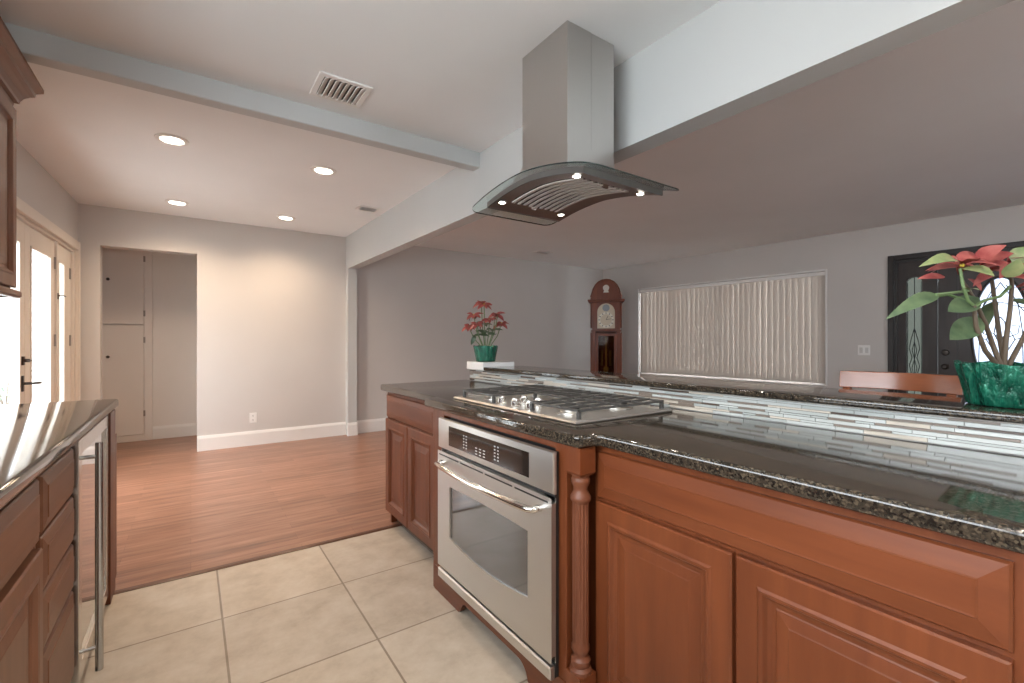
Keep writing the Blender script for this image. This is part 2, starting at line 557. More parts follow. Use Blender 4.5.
def casing(M, u0, u1, v1, w, mat, name, parent, d0=0.0, d1_=0.022, v0=0.0):
    mb = MB(M)
    for (a, b, c, d) in ((u0 - w, u0, v0, v1 + w), (u1, u1 + w, v0, v1 + w), (u0, u1, v1, v1 + w)):
        mb.box(a, b, c, d, d0, d1_)
        mb.box(a + w * 0.15, b - w * 0.15 if b - a < 0.3 else b, c, d - (w * 0.15 if b - a > 0.3 else 0), d1_, d1_ + 0.006)
    return mb.build(name, mat, parent, bevel=0.004)


casing(FL, D1[0], D1[1], D1[3], 0.085, CREAM, 'casing', d1)
mb = MB(FL)
mb.box(D1[0], D1[0] + 0.03, 0, D1[3], -0.13, 0); mb.box(D1[1] - 0.03, D1[1], 0, D1[3], -0.13, 0); mb.box(D1[0], D1[1], D1[3] - 0.025, D1[3], -0.13, 0)
mb.box(5.385, 5.43, 0, D1[3] - 0.025, -0.13, -0.005)
mb.build('frame', CREAM, d1, bevel=0.003)


def glazed_leaf(u0, u1, p0, p1, hand=None):
    mb = MB(FL)
    zt, zb, pt, pb = D1[3] - 0.03, 0.01, 1.90, 0.22
    d0, d1_ = -0.06, -0.02
    mb.box(u0, p0, zb, zt, d0, d1_); mb.box(p1, u1, zb, zt, d0, d1_); mb.box(p0, p1, pt, zt, d0, d1_); mb.box(p0, p1, zb, pb, d0, d1_)
    for a, b, c, d in ((p0, p0 + 0.016, pb, pt), (p1 - 0.016, p1, pb, pt), (p0, p1, pt - 0.016, pt), (p0, p1, pb, pb + 0.016)):
        mb.box(a, b, c, d, d0 + 0.008, d1_ + 0.008)
    o = mb.build('leaf', CREAM, d1, bevel=0.003)
    g = MB(FL); g.box(p0 + 0.002, p1 - 0.002, pb, pt, -0.044, -0.036); g.build('pane', GLASS, o)
    return o


lf1 = glazed_leaf(3.905, 4.655, 4.03, 4.545)
lf2 = glazed_leaf(4.66, 5.383, 4.77, 5.262)
lf3 = glazed_leaf(5.432, 5.915, 5.485, 5.665)
mb = MB(FL); mb.tube([(4.60, 0.905, -0.02), (4.60, 0.905, 0.035), (4.615, 0.905, 0.045), (4.72, 0.90, 0.045)], 0.009)
mb.box(4.583, 4.617, 0.85, 0.96, -0.02, -0.012)
mb.build('lever_handle', BRONZE, lf1, smooth=50)
mb = MB(FL); mb.box(4.585, 4.615, 1.035, 1.095, -0.02, -0.008); mb.tube([(4.60, 1.066, -0.01), (4.60, 1.066, 0.02)], 0.012); mb.box(4.585, 4.64, 1.061, 1.071, 0.012, 0.024)
mb.build('deadbolt', BRONZE, lf1)
for u, vv in ((5.374, 1.86), (5.374, 1.21), (5.374, 0.3)):
    mb = MB(FL); mb.box(u - 0.012, u + 0.014, vv - 0.05, vv + 0.05, -0.022, -0.016); mb.tube([(u, vv - 0.05, -0.014), (u, vv + 0.05, -0.014)], 0.006); mb.build('hinge', NICKEL, lf2)
for u, vv in ((5.862, 1.83), (5.862, 1.21), (5.862, 0.3)):
    mb = MB(FL); mb.box(u - 0.012, u + 0.014, vv - 0.05, vv + 0.05, -0.022, -0.016); mb.tube([(u, vv - 0.05, -0.014), (u, vv + 0.05, -0.014)], 0.006); mb.build('hinge', NICKEL, lf3)
mb = MB(FL); mb.box(5.395, 5.42, 1.56, 1.61, -0.006, 0.0); mb.tube([(5.405, 1.59, 0), (5.405, 1.59, 0.03), (5.47, 1.588, 0.032)], 0.005); mb.build('latch_hook', BRONZE, d1)

# kitchen window beside the camera
w2 = thing('window_2', 'white framed kitchen window over the left counter beside the camera', 'window', FL @ Vector((0.55, 1.06, 0)), kind='structure')
mb = MB(FL)
for a, b, c, d in ((W2[0], W2[0] + 0.05, W2[2], W2[3]), (W2[1] - 0.05, W2[1], W2[2], W2[3]), (W2[0], W2[1], W2[3] - 0.05, W2[3]), (W2[0], W2[1], W2[2], W2[2] + 0.05), (0.10, 0.14, W2[2], W2[3])):
    mb.box(a, b, c, d, -0.11, -0.06)
mb.build('window_frame', TRIM, w2, bevel=0.003)
mb = MB(FL); mb.box(W2[0] + 0.05, W2[1] - 0.05, W2[2] + 0.05, W2[3] - 0.05, -0.088, -0.082); mb.build('pane', GLASS, w2)

w3 = thing('added_daylight_window', 'added unseen window behind the camera that brightens the living room', 'window', FB @ Vector(((W3[0] + W3[1]) / 2, W3[2], 0)), kind='structure')
mb = MB(FB)
for a, b, c, d in ((W3[0], W3[0] + 0.05, W3[2], W3[3]), (W3[1] - 0.05, W3[1], W3[2], W3[3]), (W3[0], W3[1], W3[3] - 0.05, W3[3]), (W3[0], W3[1], W3[2], W3[2] + 0.05), (-2.825, -2.775, W3[2], W3[3])):
    mb.box(a, b, c, d, -0.11, -0.06)
mb.build('window_frame', TRIM, w3)
mb = MB(FB); mb.box(W3[0] + 0.05, W3[1] - 0.05, W3[2] + 0.05, W3[3] - 0.05, -0.088, -0.082); mb.build('pane', GLASS, w3)

# living-room window
w1 = thing('window_1', 'white framed living room window behind the vertical blinds', 'window', FR @ Vector((2.2, 0.64, 0)), kind='structure')
mb = MB(FR)
for a, b, c, d in ((W1[0], W1[0] + 0.05, W1[2], W1[3]), (W1[1] - 0.05, W1[1], W1[2], W1[3]), (W1[0], W1[1], W1[3] - 0.05, W1[3]), (W1[0], W1[1], W1[2], W1[2] + 0.05), (2.18, 2.23, W1[2], W1[3])):
    mb.box(a, b, c, d, -0.13, -0.09)
mb.build('window_frame', TRIM, w1)
mb = MB(FR)
for a, b, c, d in ((W1[0], W1[0] + 0.07, W1[2], W1[3]), (W1[1] - 0.07, W1[1], W1[2], W1[3]), (W1[0] + 0.07, W1[1] - 0.07, W1[2], W1[2] + 0.08)): mb.box(a, b, c, d, -0.088, -0.072)
mb.build('light_leak_block', TRIM, w1)  # added strips hidden behind the vanes to stop light leaking past them
mb = MB(FR); mb.box(W1[0] + 0.05, W1[1] - 0.05, W1[2] + 0.05, W1[3] - 0.05, -0.113, -0.107); mb.build('pane', GLASS, w1)
casing(FR, W1[0], W1[1], W1[3], 0.022, TRIM, 'casing', w1, 0.0, 0.008, W1[2])

# front door with leaded glass
d2 = thing('door_2', 'dark brown front door with oval leaded glass and sidelight', 'door', FR @ Vector((5.0, 0, 0)), kind='structure')
casing(FR, D2[0], D2[1], D2[3], 0.055, ESPRD, 'casing', d2, 0.0, 0.03)
mb = MB(FR)
mb.box(D2[0], D2[0] + 0.03, 0, D2[3], -0.13, 0); mb.box(D2[1] - 0.03, D2[1], 0, D2[3], -0.13, 0); mb.box(D2[0], D2[1], D2[3] - 0.03, D2[3], -0.13, 0)
mb.box(4.64, 4.652, 0, D2[3], -0.13, -0.012)
mb.build('frame', ESPRD, d2)


def holed_slab(mb, u0, u1, v0, v1, d0, d1_, hole):
    """slab whose hole is the closed outline `hole` (list of (u, v), counter-clockwise)"""
    n = len(hole)
    cu = sum(p[0] for p in hole) / n; cv = sum(p[1] for p in hole) / n
    outer = []
    for p in hole:
        du, dv = p[0] - cu, p[1] - cv
        t = min((u1 - cu) / du if du > 1e-9 else 1e9, (u0 - cu) / du if du < -1e-9 else 1e9,
                (v1 - cv) / dv if dv > 1e-9 else 1e9, (v0 - cv) / dv if dv < -1e-9 else 1e9)
        outer.append((cu + du * t, cv + dv * t))
    rings = [[(p[0], p[1], d0) for p in outer], [(p[0], p[1], d1_) for p in outer], [(p[0], p[1], d1_) for p in hole], [(p[0], p[1], d0) for p in hole]]
    ids = [[mb._v(p) for p in r] for r in rings]
    for a, b in ((0, 1), (1, 2), (2, 3), (3, 0)):
        for i in range(n):
            j = (i + 1) % n
            mb.face((ids[a][i], ids[a][j], ids[b][j], ids[b][i]))
    # corner fill
    for cu_, cv_ in ((u0, v0), (u1, v0), (u1, v1), (u0, v1)):
        for i in range(n):
            j = (i + 1) % n
            a, b = outer[i], outer[j]
            if (abs(a[0] - cu_) < 1e-6 and abs(b[1] - cv_) < 1e-6) or (abs(a[1] - cv_) < 1e-6 and abs(b[0] - cu_) < 1e-6):
                if (abs(a[0] - cu_) + abs(a[1] - cv_)) > 1e-6 and (abs(b[0] - cu_) + abs(b[1] - cv_)) > 1e-6:
                    for dd in (d0, d1_): mb.quad((a[0], a[1], dd), (b[0], b[1], dd), (cu_, cv_, dd))


def arch_outline(c, w, v0, v1, rise, n=10):
    pts = [(c - w, v0), (c + w, v0), (c + w, v1 - rise)]
    pts += [(c + w * math.cos(t), v1 - rise + rise * math.sin(t)) for t in [PI * k / n for k in range(1, n)]]
    pts += [(c - w, v1 - rise)]
    out = []
    for a, b in zip(pts, pts[1:] + pts[:1]):
        m = 6 if math.dist(a, b) > 0.3 else 1
        out += [(a[0] + (b[0] - a[0]) * k / m, a[1] + (b[1] - a[1]) * k / m) for k in range(m)]
    return out


mb = MB(FR)
hole = arch_outline(4.455, 0.068, 0.35, 1.925, 0.06)
holed_slab(mb, 4.315, 4.64, 0.0, 2.10, -0.07, -0.02, hole)
sl = mb.build('sidelight', ESPR, d2)
mb = MB(FR); mb.loft([[(u, v, -0.052) for u, v in hole], [(u, v, -0.046) for u, v in hole]]); sp = mb.build('sidelight_glass', SIDEGL, sl)
mb = MB(FR)
ld = -0.038
mb.tube([(4.455, 0.35, ld), (4.455, 1.92, ld)], 0.0035, 6)
for s in (-1, 1):
    mb.tube([(4.455 + s * 0.066, 1.70, ld), (4.455, 1.63, ld)], 0.003, 6)
    mb.tube([(4.455, 1.35, ld), (4.455 + s * 0.03, 1.22, ld), (4.455 + s * 0.045, 1.12, ld), (4.455 + s * 0.02, 1.02, ld), (4.455 + s * 0.045, 0.93, ld), (4.455 + s * 0.02, 0.82, ld), (4.455, 0.72, ld)], 0.004, 6)
    mb.tube([(4.455, 1.20, ld), (4.455 + s * 0.02, 1.10, ld), (4.455, 1.0, ld), (4.455 + s * 0.022, 0.90, ld), (4.455, 0.80, ld)], 0.0035, 6)
    mb.tube([(4.455 + s * 0.062, 0.36, ld), (4.455 + s * 0.058, 1.2, ld), (4.455 + s * 0.058, 1.87, ld)], 0.003, 6)
mb.build('leading', LEAD, sl)

mb = MB(FR)
OC = 5.12
hole = [(OC + 0.195 * math.cos(t), 1.28 + 0.565 * math.sin(t)) for t in [2 * PI * k / 48 for k in range(48)]]
holed_slab(mb, 4.655, 5.66, 0.0, 2.10, -0.07, -0.02, hole)
lf = mb.build('door_leaf', ESPR, d2)
mb = MB(FR); mb.loft([[(u, v, -0.052) for u, v in hole], [(u, v, -0.046) for u, v in hole]]); mb.build('oval_glass', OVALGL, lf)
mb = MB(FR)
mb.tube([(OC + 0.205 * math.cos(t), 1.28 + 0.575 * math.sin(t), -0.016) for t in [2 * PI * k / 48 for k in range(49)]], 0.011, 8)
mb.box(4.80, 4.812, 0.25, 1.95, -0.02, -0.012)
mb.box(5.43, 5.442, 0.25, 1.95, -0.02, -0.012); mb.box(4.80, 5.442, 1.938, 1.95, -0.02, -0.012)
mb.build('moulding', ESPRD, lf, smooth=60)
mb = MB(FR)
for s in (-1, 1):
    mb.tube([(OC, 1.80, ld), (OC + s * 0.07, 1.66, ld), (OC + s * 0.13, 1.55, ld), (OC + s * 0.185, 1.46, ld)], 0.004, 6)
    mb.tube([(OC, 0.95, ld), (OC + s * 0.01, 1.05, ld), (OC + s * 0.06, 1.13, ld), (OC + s * 0.10, 1.22, ld), (OC + s * 0.07, 1.30, ld), (OC + s * 0.02, 1.25, ld), (OC, 1.15, ld)], 0.0045, 6)
    mb.tube([(OC, 1.16, ld), (OC + s * 0.045, 1.28, ld), (OC + s * 0.03, 1.40, ld), (OC, 1.45, ld)], 0.0045, 6)
    mb.tube([(OC + s * 0.05, 1.24, ld), (OC + s * 0.12, 1.28, ld), (OC + s * 0.13, 1.36, ld), (OC + s * 0.08, 1.36, ld)], 0.004, 6)
    mb.tube([(OC + s * 0.155, 0.95, ld), (OC + s * 0.15, 1.30, ld), (OC + s * 0.12, 1.58, ld), (OC + s * 0.04, 1.77, ld)], 0.004, 6)
    mb.tube([(OC + s * 0.19, 1.30, ld), (OC + s * 0.15, 1.24, ld), (OC + s * 0.10, 1.22, ld)], 0.004, 6)
mb.tube([(OC - 0.17, 1.53, ld), (OC, 1.60, ld), (OC + 0.17, 1.53, ld)], 0.004, 6)
mb.build('leading', LEAD, lf)
for vv, nm in ((1.08, 'deadbolt'), (0.93, 'door_knob')):
    mb = MB(FR)
    c = (4.715, vv)
    rr = 0.028 if nm == 'door_knob' else 0.03
    rings = [(0.033, -0.02), (0.033, -0.01), (0.014, -0.004), (0.014, 0.02), (rr, 0.028), (rr, 0.045), (0.018, 0.055)] if nm == 'door_knob' else [(0.033, -0.02), (0.033, -0.002), (0.026, 0.006), (0.010, 0.008)]
    mb.loft([[(c[0] + r * math.cos(t), c[1] + r * math.sin(t), d) for t in [2 * PI * k / 18 for k in range(18)]] for r, d in rings])
    mb.build(nm, BRONZE, lf, smooth=40)

# outside the glazed door: patio, block wall, shrub
mb = MB(); mb.box(-9, -1.3, -4, 20, -0.16, -0.06)
struct(mb.build('patio', base_mat('pale_patio_concrete', (0.70, 0.69, 0.66), 0.8)), 'pale concrete patio outside the glazed door', 'patio')
mb = MB(); mb.box(-5.2, -5.0, 2.0, 20, -0.06, 2.1); mb.box(-5.25, -4.95, 2.0, 20, 2.1, 2.18)
struct(mb.build('garden_wall', paint('white_garden_wall', (0.55, 0.57, 0.57))), 'white garden wall across the patio', 'wall')
shr = thing('shrub', 'small grey-green shrub on the patio seen through the glazed door', 'shrub', (-2.75, 12.1, -0.06))
mb = MB()
rs = random.Random(3)
for k in range(240):
    a, h = rs.uniform(0, 2 * PI), rs.uniform(0.1, 0.80)
    r = 0.45 * math.sqrt(1 - (h - 0.45) ** 2 / 0.36) * rs.uniform(0.6, 1)
    c = Vector((-2.75 + r * math.cos(a), 12.1 + r * math.sin(a), h - 0.06))
    d = Vector((math.cos(a), math.sin(a), rs.uniform(-0.2, 0.8))).normalized() * 0.10
    s = d.cross(Vector((0, 0, 1))).normalized() * 0.035
    mb.quad(c, c + d * 0.5 + s, c + d, c + d * 0.5 - s)
mb.build('foliage', leaf_mat('grey_green_shrub_leaf', (0.10, 0.16, 0.11, 1), (0.22, 0.30, 0.22, 1)), shr, recalc=False)
mb = MB()
for a in range(5): mb.tube([(-2.75, 12.1, -0.06), (-2.75 + 0.1 * math.cos(a * 1.26), 12.1 + 0.1 * math.sin(a * 1.26), 0.2), (-2.75 + 0.28 * math.cos(a * 1.26), 12.1 + 0.28 * math.sin(a * 1.26), 0.5)], 0.012, 6)
mb.build('stem', STEM, shr)

# daylight portals fill the window openings so the sky is sampled through them
def portal(M, u0, u1, v0, v1, d):
    l = bpy.data.lights.new('daylight_portal', 'AREA')
    l.shape = 'RECTANGLE'; l.size = u1 - u0; l.size_y = v1 - v0
    l.cycles.is_portal = True
    o = bpy.data.objects.new('daylight_portal', l); COL.objects.link(o)
    u, v, n = M.col[0].xyz, M.col[1].xyz, M.col[2].xyz
    R = Matrix.Identity(4)
    for i in range(3): R[i][0], R[i][1], R[i][2] = u[i], -v[i], -n[i]      # emits along local -Z = inward normal
    c = M @ Vector(((u0 + u1) / 2, (v0 + v1) / 2, d))
    R.translation = c
    o.matrix_world = R
    return o


portal(FL, D1[0], D1[1], 0.02, D1[3], -0.16)
portal(FL, W2[0], W2[1], W2[2], W2[3], -0.16)
portal(FB, W3[0], W3[1], W3[2], W3[3], -0.16)
portal(FR, W1[0], W1[1], W1[2], W1[3], -0.16)
portal(FR, D2[0], D2[1], 0.1, D2[3], -0.16)

# ------------------------------------------------------------------ island
def box_obj(name, mat, parent, b, bevel=0.002, M=None):
    mb = MB(M); mb.box(*b); return mb.build(name, mat, parent, bevel=bevel)


DOOR_PROF = [(0.0, 0.016), (0.004, 0.020), (0.050, 0.020), (0.056, 0.024), (0.064, 0.0225), (0.070, 0.013), (0.078, 0.009), (0.086, 0.0085), (0.089, 0.0105), (0.114, 0.0145), (0.117, 0.0155), (0.120, 0.0155)]
DRAWER_PROF = [(0.0, 0.008), (0.004, 0.013), (0.030, 0.0175), (0.032, 0.0195), (0.036, 0.0195)]


def door(name, M, u0, u1, v0, v1, mat, parent, prof=DOOR_PROF):
    mb = MB(M); mb.panel(u0, u1, v0, v1, prof); return mb.build(name, mat, parent)


FI = face_minus_x(1.07)
# left two-door unit
c1 = thing('base_cabinet', 'cherry two-door base cabinet at the far end of the island left of the oven', 'cabinet', (1.35, 2.5, 0))
mb = MB()
mb.box(1.07, 1.09, 2.17, 2.97, 0.09, 0.872); mb.box(1.09, 1.68, 2.95, 2.97, 0.0, 0.872); mb.box(1.09, 1.68, 2.17, 2.19, 0.0, 0.872)
mb.box(1.09, 1.68, 2.19, 2.95, 0.09, 0.11)
mb.build('carcass', CHV, c1, bevel=0.002)
box_obj('toe_kick', DARKKICK, c1, (1.13, 1.145, 2.19, 2.95, 0, 0.09), None)
door('drawer_front', FI, -2.955, -2.215, 0.708, 0.852, CHH, c1, DRAWER_PROF)
door('door', FI, -2.955, -2.590, 0.092, 0.697, CHV, c1)
door('door', FI, -2.582, -2.215, 0.092, 0.697, CHV, c1)

# right sink unit
c3 = thing('base_cabinet', 'long cherry base cabinet right of the oven, one wide drawer above two doors', 'cabinet', (1.35, 0.58, 0))
mb = MB()
mb.box(1.07, 1.09, 0.105, 1.06, 0.09, 0.872); mb.box(1.09, 1.68, 0.105, 0.125, 0.0, 0.872); mb.box(1.09, 1.68, 1.04, 1.06, 0.0, 0.872)
mb.box(1.09, 1.68, 0.125, 1.04, 0.09, 0.11)
mb.build('carcass', CHV, c3, bevel=0.002)
box_obj('toe_kick', DARKKICK, c3, (1.13, 1.145, 0.125, 1.04, 0, 0.09), None)
door('drawer_front', FI, -1.040, -0.140, 0.708, 0.852, CHH, c3, [(0.0, 0.008), (0.004, 0.013), (0.038, 0.0185), (0.0405, 0.021), (0.044, 0.0205)])
door('door', FI, -1.040, -0.594, 0.092, 0.696, CHV, c3)
door('door', FI, -0.584, -0.140, 0.092, 0.696, CHV, c3)

# oven cabinet, bumped forward, with a turned post
c2 = thing('oven_cabinet', 'cherry cabinet surrounding the oven with a fluted corner post and cut-out base', 'cabinet', (1.2, 1.55, 0))
mb = MB()
mb.box(0.975, 0.995, 1.953, 2.05, 0.12, 0.872)          # left stile
mb.box(0.975, 0.995, 1.093, 1.145, 0.12, 0.872)         # right stile
mb.box(0.975, 0.995, 1.145, 1.953, 0.852, 0.872)        # top rail
mb.box(0.975, 1.66, 2.05, 2.068, 0.0, 0.872)
mb.box(0.995, 1.66, 1.093, 1.108, 0.0, 0.872)
mb.build('carcass', CHV, c2, bevel=0.002)
mb = MB()
arc = [(1.36 - 0.065 * math.sin(t), 0.055 * math.cos(t)) for t in [PI / 2 * k / 8 for k in range(9)]]
mb.prism([(2.05, 0.0), (2.05, 0.118), (1.025, 0.118), (1.025, 0.0), (1.295, 0.0)] + arc[::-1][1:] + [(1.75, 0.055), (1.765, 0.048), (1.79, 0.010), (1.805, 0.0)], 'x', 0.972, 0.994)
mb.build('valance', CHH, c2, bevel=0.002)
mb = MB(); mb.box(0.994, 1.04, 1.027, 1.092, 0.0, 0.165); mb.box(0.972, 0.994, 1.027, 1.092, 0.118, 0.165)
mb.build('post_base', CHV, c2)
mb = MB()
cx, cyy = 1.005, 1.060
mb.lathe([(0.034, 0.165), (0.034, 0.176), (0.026, 0.184), (0.031, 0.196), (0.031, 0.206), (0.023, 0.214), (0.022, 0.222), (0.029, 0.236), (0.029, 0.246), (0.0255, 0.254),
          (0.0255, 0.262), (0.0262, 0.300), (0.0262, 0.660), (0.0255, 0.690), (0.0255, 0.697), (0.032, 0.704), (0.033, 0.714), (0.028, 0.722), (0.023, 0.732), (0.022, 0.742), (0.029, 0.758), (0.030, 0.768), (0.026, 0.775), (0.030, 0.786)],
         (cx, cyy, 0), 64, flute=(0.262, 0.692, 14, 0.13))
mb.build('fluted_column', CHT, c2, smooth=40)
mb = MB(); mb.loft([[(cx - a, cyy - a, z), (cx + a, cyy - a, z), (cx + a, cyy + a, z), (cx - a, cyy + a, z)] for a, z in ((0.027, 0.783), (0.0325, 0.792), (0.0325, 0.872))])
mb.build('post_cap', CHV, c2)

# countertop: one continuous granite slab with a bump-out
def arc_pts(cx, cy_, r, a0, a1, n=6):
    return [(cx + r * math.cos(math.radians(a0 + (a1 - a0) * k / n)), cy_ + r * math.sin(math.radians(a0 + (a1 - a0) * k / n))) for k in range(n + 1)]


def edge_slab(outline, z0, z1, r, name, mat, parent=None):
    """slab with a rounded (eased) edge all round; outline counter-clockwise"""
    mb = MB()
    n = len(outline)
    P = [Vector(p) for p in outline]
    nor = []
    for i in range(n):
        e1 = (P[i] - P[i - 1]).normalized(); e2 = (P[(i + 1) % n] - P[i]).normalized()
        n1 = Vector((-e1.y, e1.x)); n2 = Vector((-e2.y, e2.x))
        m = (n1 + n2); m = m / max(m.length_squared / 2, 0.3) if m.length > 1e-6 else n1
        nor.append(m)
    rings = []
    steps = [(1.0, 0.0), (0.62, 0.07), (0.29, 0.29), (0.07, 0.62), (0.0, 1.0)]
    for i, zf in steps: rings.append([(*(P[k] + nor[k] * r * i), z0 + r * zf) for k in range(n)])
    for i, zf in steps[::-1]: rings.append([(*(P[k] + nor[k] * r * i), z1 - r * zf) for k in range(n)])
    mb.loft(rings)
    return mb.build(name, mat, parent, smooth=50)


out = [(1.70, 0.095), (1.70, 3.03)] + arc_pts(1.065, 3.0, 0.03, 90, 180)
out += [(1.035, 2.20)] + arc_pts(1.0, 2.135, 0.043, 100, 180)[0:] if False else [(1.035, 2.185), (1.028, 2.172), (0.975, 2.150), (0.962, 2.142), (0.957, 2.128)]
out += arc_pts(0.987, 1.048, 0.030, 180, 270) + [(1.022, 1.018), (1.035, 1.005)]
out += arc_pts(1.070, 0.130, 0.035, 180, 270)
ct = edge_slab(out, 0.874, 0.914, 0.011, 'countertop', GRAN)
tag(ct, 'dark speckled granite countertop on the island, bumped out in front of the oven', 'countertop')

# half wall behind, mosaic, raised bar top, white end cap
mb = MB(); mb.box(1.722, 1.85, 0.095, 2.985, 0.0, 0.994)
struct(mb.build('wall_half', WALL), 'low wall behind the island carrying the raised bar', 'wall')
TL = [base_mat('mosaic_white_glass', lin(186, 190, 188), 0.12), base_mat('mosaic_pale_grey', lin(170, 175, 173), 0.15), base_mat('mosaic_cream_stone', lin(196, 187, 174), 0.4),
      base_mat('mosaic_taupe', lin(128, 116, 106), 0.3), base_mat('mosaic_dark_brown', lin(84, 72, 64), 0.25), base_mat('mosaic_grout', lin(196, 190, 182), 0.8)]
mb = MB()
mb.mi = 5
mb.box(1.709, 1.721, 0.095, 2.985, 0.9145, 0.994)
rs = random.Random(11)
rows = [0.0115, 0.0075, 0.0115, 0.0075, 0.0115, 0.0075, 0.0115, 0.0075]
z = 0.9152
for ri, h in enumerate(rows):
    y = 0.098 - (0.0)
    first = True
    while y < 2.98:
        w = rs.choice([0.05, 0.075, 0.10, 0.10, 0.15, 0.15, 0.20])
        if first: w *= rs.uniform(0.3, 1); first = False
        y1 = min(y + w, 2.984)
        mb.mi = rs.choices([0, 1, 2, 3, 4], [58, 22, 12, 6, 2] if ri % 2 == 0 else [16, 16, 12, 44, 12])[0]
        mb.box(1.702, 1.710, y + 0.0008, y1 - 0.0008, z + 0.0007, z + h - 0.0007)
        y = y1
    z += h
tag(mb.build('mosaic_backsplash', TL, recalc=False), 'narrow mosaic backsplash of white, grey and brown strips behind the island counter', 'backsplash')
bar_out = [(2.02, 0.095), (2.02, 2.752), (1.682, 2.752)] + arc_pts(1.700, 0.113, 0.018, 180, 270)
rb = thing('raised_bar', 'long raised granite bar ledge with a white end block behind the cooktop', 'bar', (1.85, 1.5, 0.996))
bt = edge_slab(bar_out, 0.996, 1.021, 0.008, 'bar_top', GRAN, rb)
mb = MB(); mb.box(1.680, 1.95, 2.756, 2.99, 0.996, 1.052)
tag(mb.build('end_cap', TRIM, rb, bevel=0.004), 'white painted block at the bar end')

# ---------------------------------------------- wall oven
ov = thing('oven', 'stainless steel built-in oven with a dark window under the cooktop', 'oven', (1.2, 1.53, 0.12))
FO = face_minus_x(0.972)
mb = MB(); mb.box(0.998, 1.58, 1.15, 1.93, 0.13, 0.845); mb.build('body', BLACK, ov)
mb = MB(FO)
mb.panel(-1.943, -1.118, 0.712, 0.848, [(0.0, 0.024), (0.003, 0.030), (0.010, 0.032)], 0.016); cp = mb.build('control_panel', STEEL, ov, smooth=30)
mb = MB(FO); mb.box(-1.832, -1.243, 0.738, 0.824, 0.031, 0.0335); ds = mb.build('display', BLACKGL, cp)
for cxx, n_, m_ in ((-1.70, 2, 5), (-1.46, 2, 5)):
    mb = MB(FO)
    for i in range(n_):
        for j in range(m_): mb.box(cxx + i * 0.022, cxx + i * 0.022 + 0.010, 0.752 + j * 0.0125, 0.757 + j * 0.0125, 0.0335, 0.0338)
    mb.build('button_marks', BUTTON, ds)
mb = MB(FO)
for i in range(3):
    for j in range(3): mb.box(-1.60 + i * 0.03, -1.585 + i * 0.03, 0.746 + j * 0.012, 0.750 + j * 0.012, 0.0335, 0.0338)
mb.build('button_marks', BUTTON, ds)
box_obj('vent_gap', BLACK, ov, (-1.936, -1.126, 0.121, 0.845, 0.0005, 0.016), None, FO)


def bow(u0, u1, v, b, n=14):
    return [(u0 + (u1 - u0) * k / n, v + b * (1 - (2 * k / n - 1) ** 2)) for k in range(n + 1)]


mb = MB(FO)
win = [(p[0], p[1]) for p in bow(-1.822, -1.248, 0.330, -0.028)] + [(-1.248, 0.44)] + [p for p in bow(-1.248, -1.822, 0.556, 0.006)] + [(-1.822, 0.44)]
holed_slab(mb, -1.940, -1.122, 0.172, 0.700, 0.016, 0.034, win)
od = mb.build('door', STEEL, ov, bevel=None)
mb = MB(FO); mb.loft([[(u, v, 0.022) for u, v in win], [(u, v, 0.027) for u, v in win]]); mb.build('window', base_mat('oven_window_glass', (0.055, 0.048, 0.042), 0.06, spec=0.9, coat=0.6), od)
mb = MB(FO)
mb.tube([(-1.88, 0.655, 0.034), (-1.88, 0.655, 0.062), (-1.865, 0.655, 0.074), (-1.80, 0.655, 0.082), (-1.65, 0.655, 0.092), (-1.53, 0.655, 0.095), (-1.41, 0.655, 0.092), (-1.26, 0.655, 0.082), (-1.195, 0.655, 0.074), (-1.18, 0.655, 0.062), (-1.18, 0.655, 0.034)], 0.012, 12, 1.15)
mb.build('handle', CHROME, od, smooth=50)
mb = MB(FO)
for k in range(4):
    a = -1.925 + k * 0.20
    mb.box(a, a + 0.185, 0.681, 0.687, 0.0335, 0.0346)
mb.build('door_vent', BLACK, od)
mb = MB(FO); mb.panel(-1.935, -1.128, 0.118, 0.160, [(0.0, 0.032), (0.005, 0.038)], 0.016); mb.build('lower_trim', STEEL, ov, smooth=30)

# ---------------------------------------------- gas cooktop
ck = thing('cooktop', 'stainless gas cooktop with black iron grates set into the granite', 'cooktop', (1.34, 1.605, 0.914))
ck_out = [(1.075, 1.155), (1.612, 1.155), (1.612, 2.05), (1.075, 2.05)]
mb = MB()
mb.loft([[(1.075 + i, 1.157 + i, z), (1.612 - i, 1.157 + i, z), (1.612 - i, 2.05 - i, z), (1.075 + i, 2.05 - i, z)] for i, z in ((0.004, 0.9145), (0.0, 0.919), (0.006, 0.926), (0.022, 0.927), (0.030, 0.921))])
mb.build('tray', STEEL, ck, smooth=25)
burners = [(1.215, 1.335, 0.040), (1.475, 1.335, 0.048), (1.475, 1.605, 0.055), (1.475, 1.875, 0.048), (1.215, 1.885, 0.040)]
for bx, by, br in burners:
    mb = MB(); mb.lathe([(br + 0.018, 0.9215), (br + 0.018, 0.927), (br + 0.004, 0.930), (br + 0.004, 0.937), (br - 0.004, 0.939)], (bx, by, 0), 28)
    bo = mb.build('burner', base_mat('burner_alloy', (0.55, 0.53, 0.50), 0.35, metal=1), ck, smooth=40)
    mb = MB(); mb.lathe([(br - 0.006, 0.939), (br - 0.004, 0.944), (br - 0.010, 0.947)], (bx, by, 0), 28); mb.build('burner_cap', IRON, bo, smooth=40)
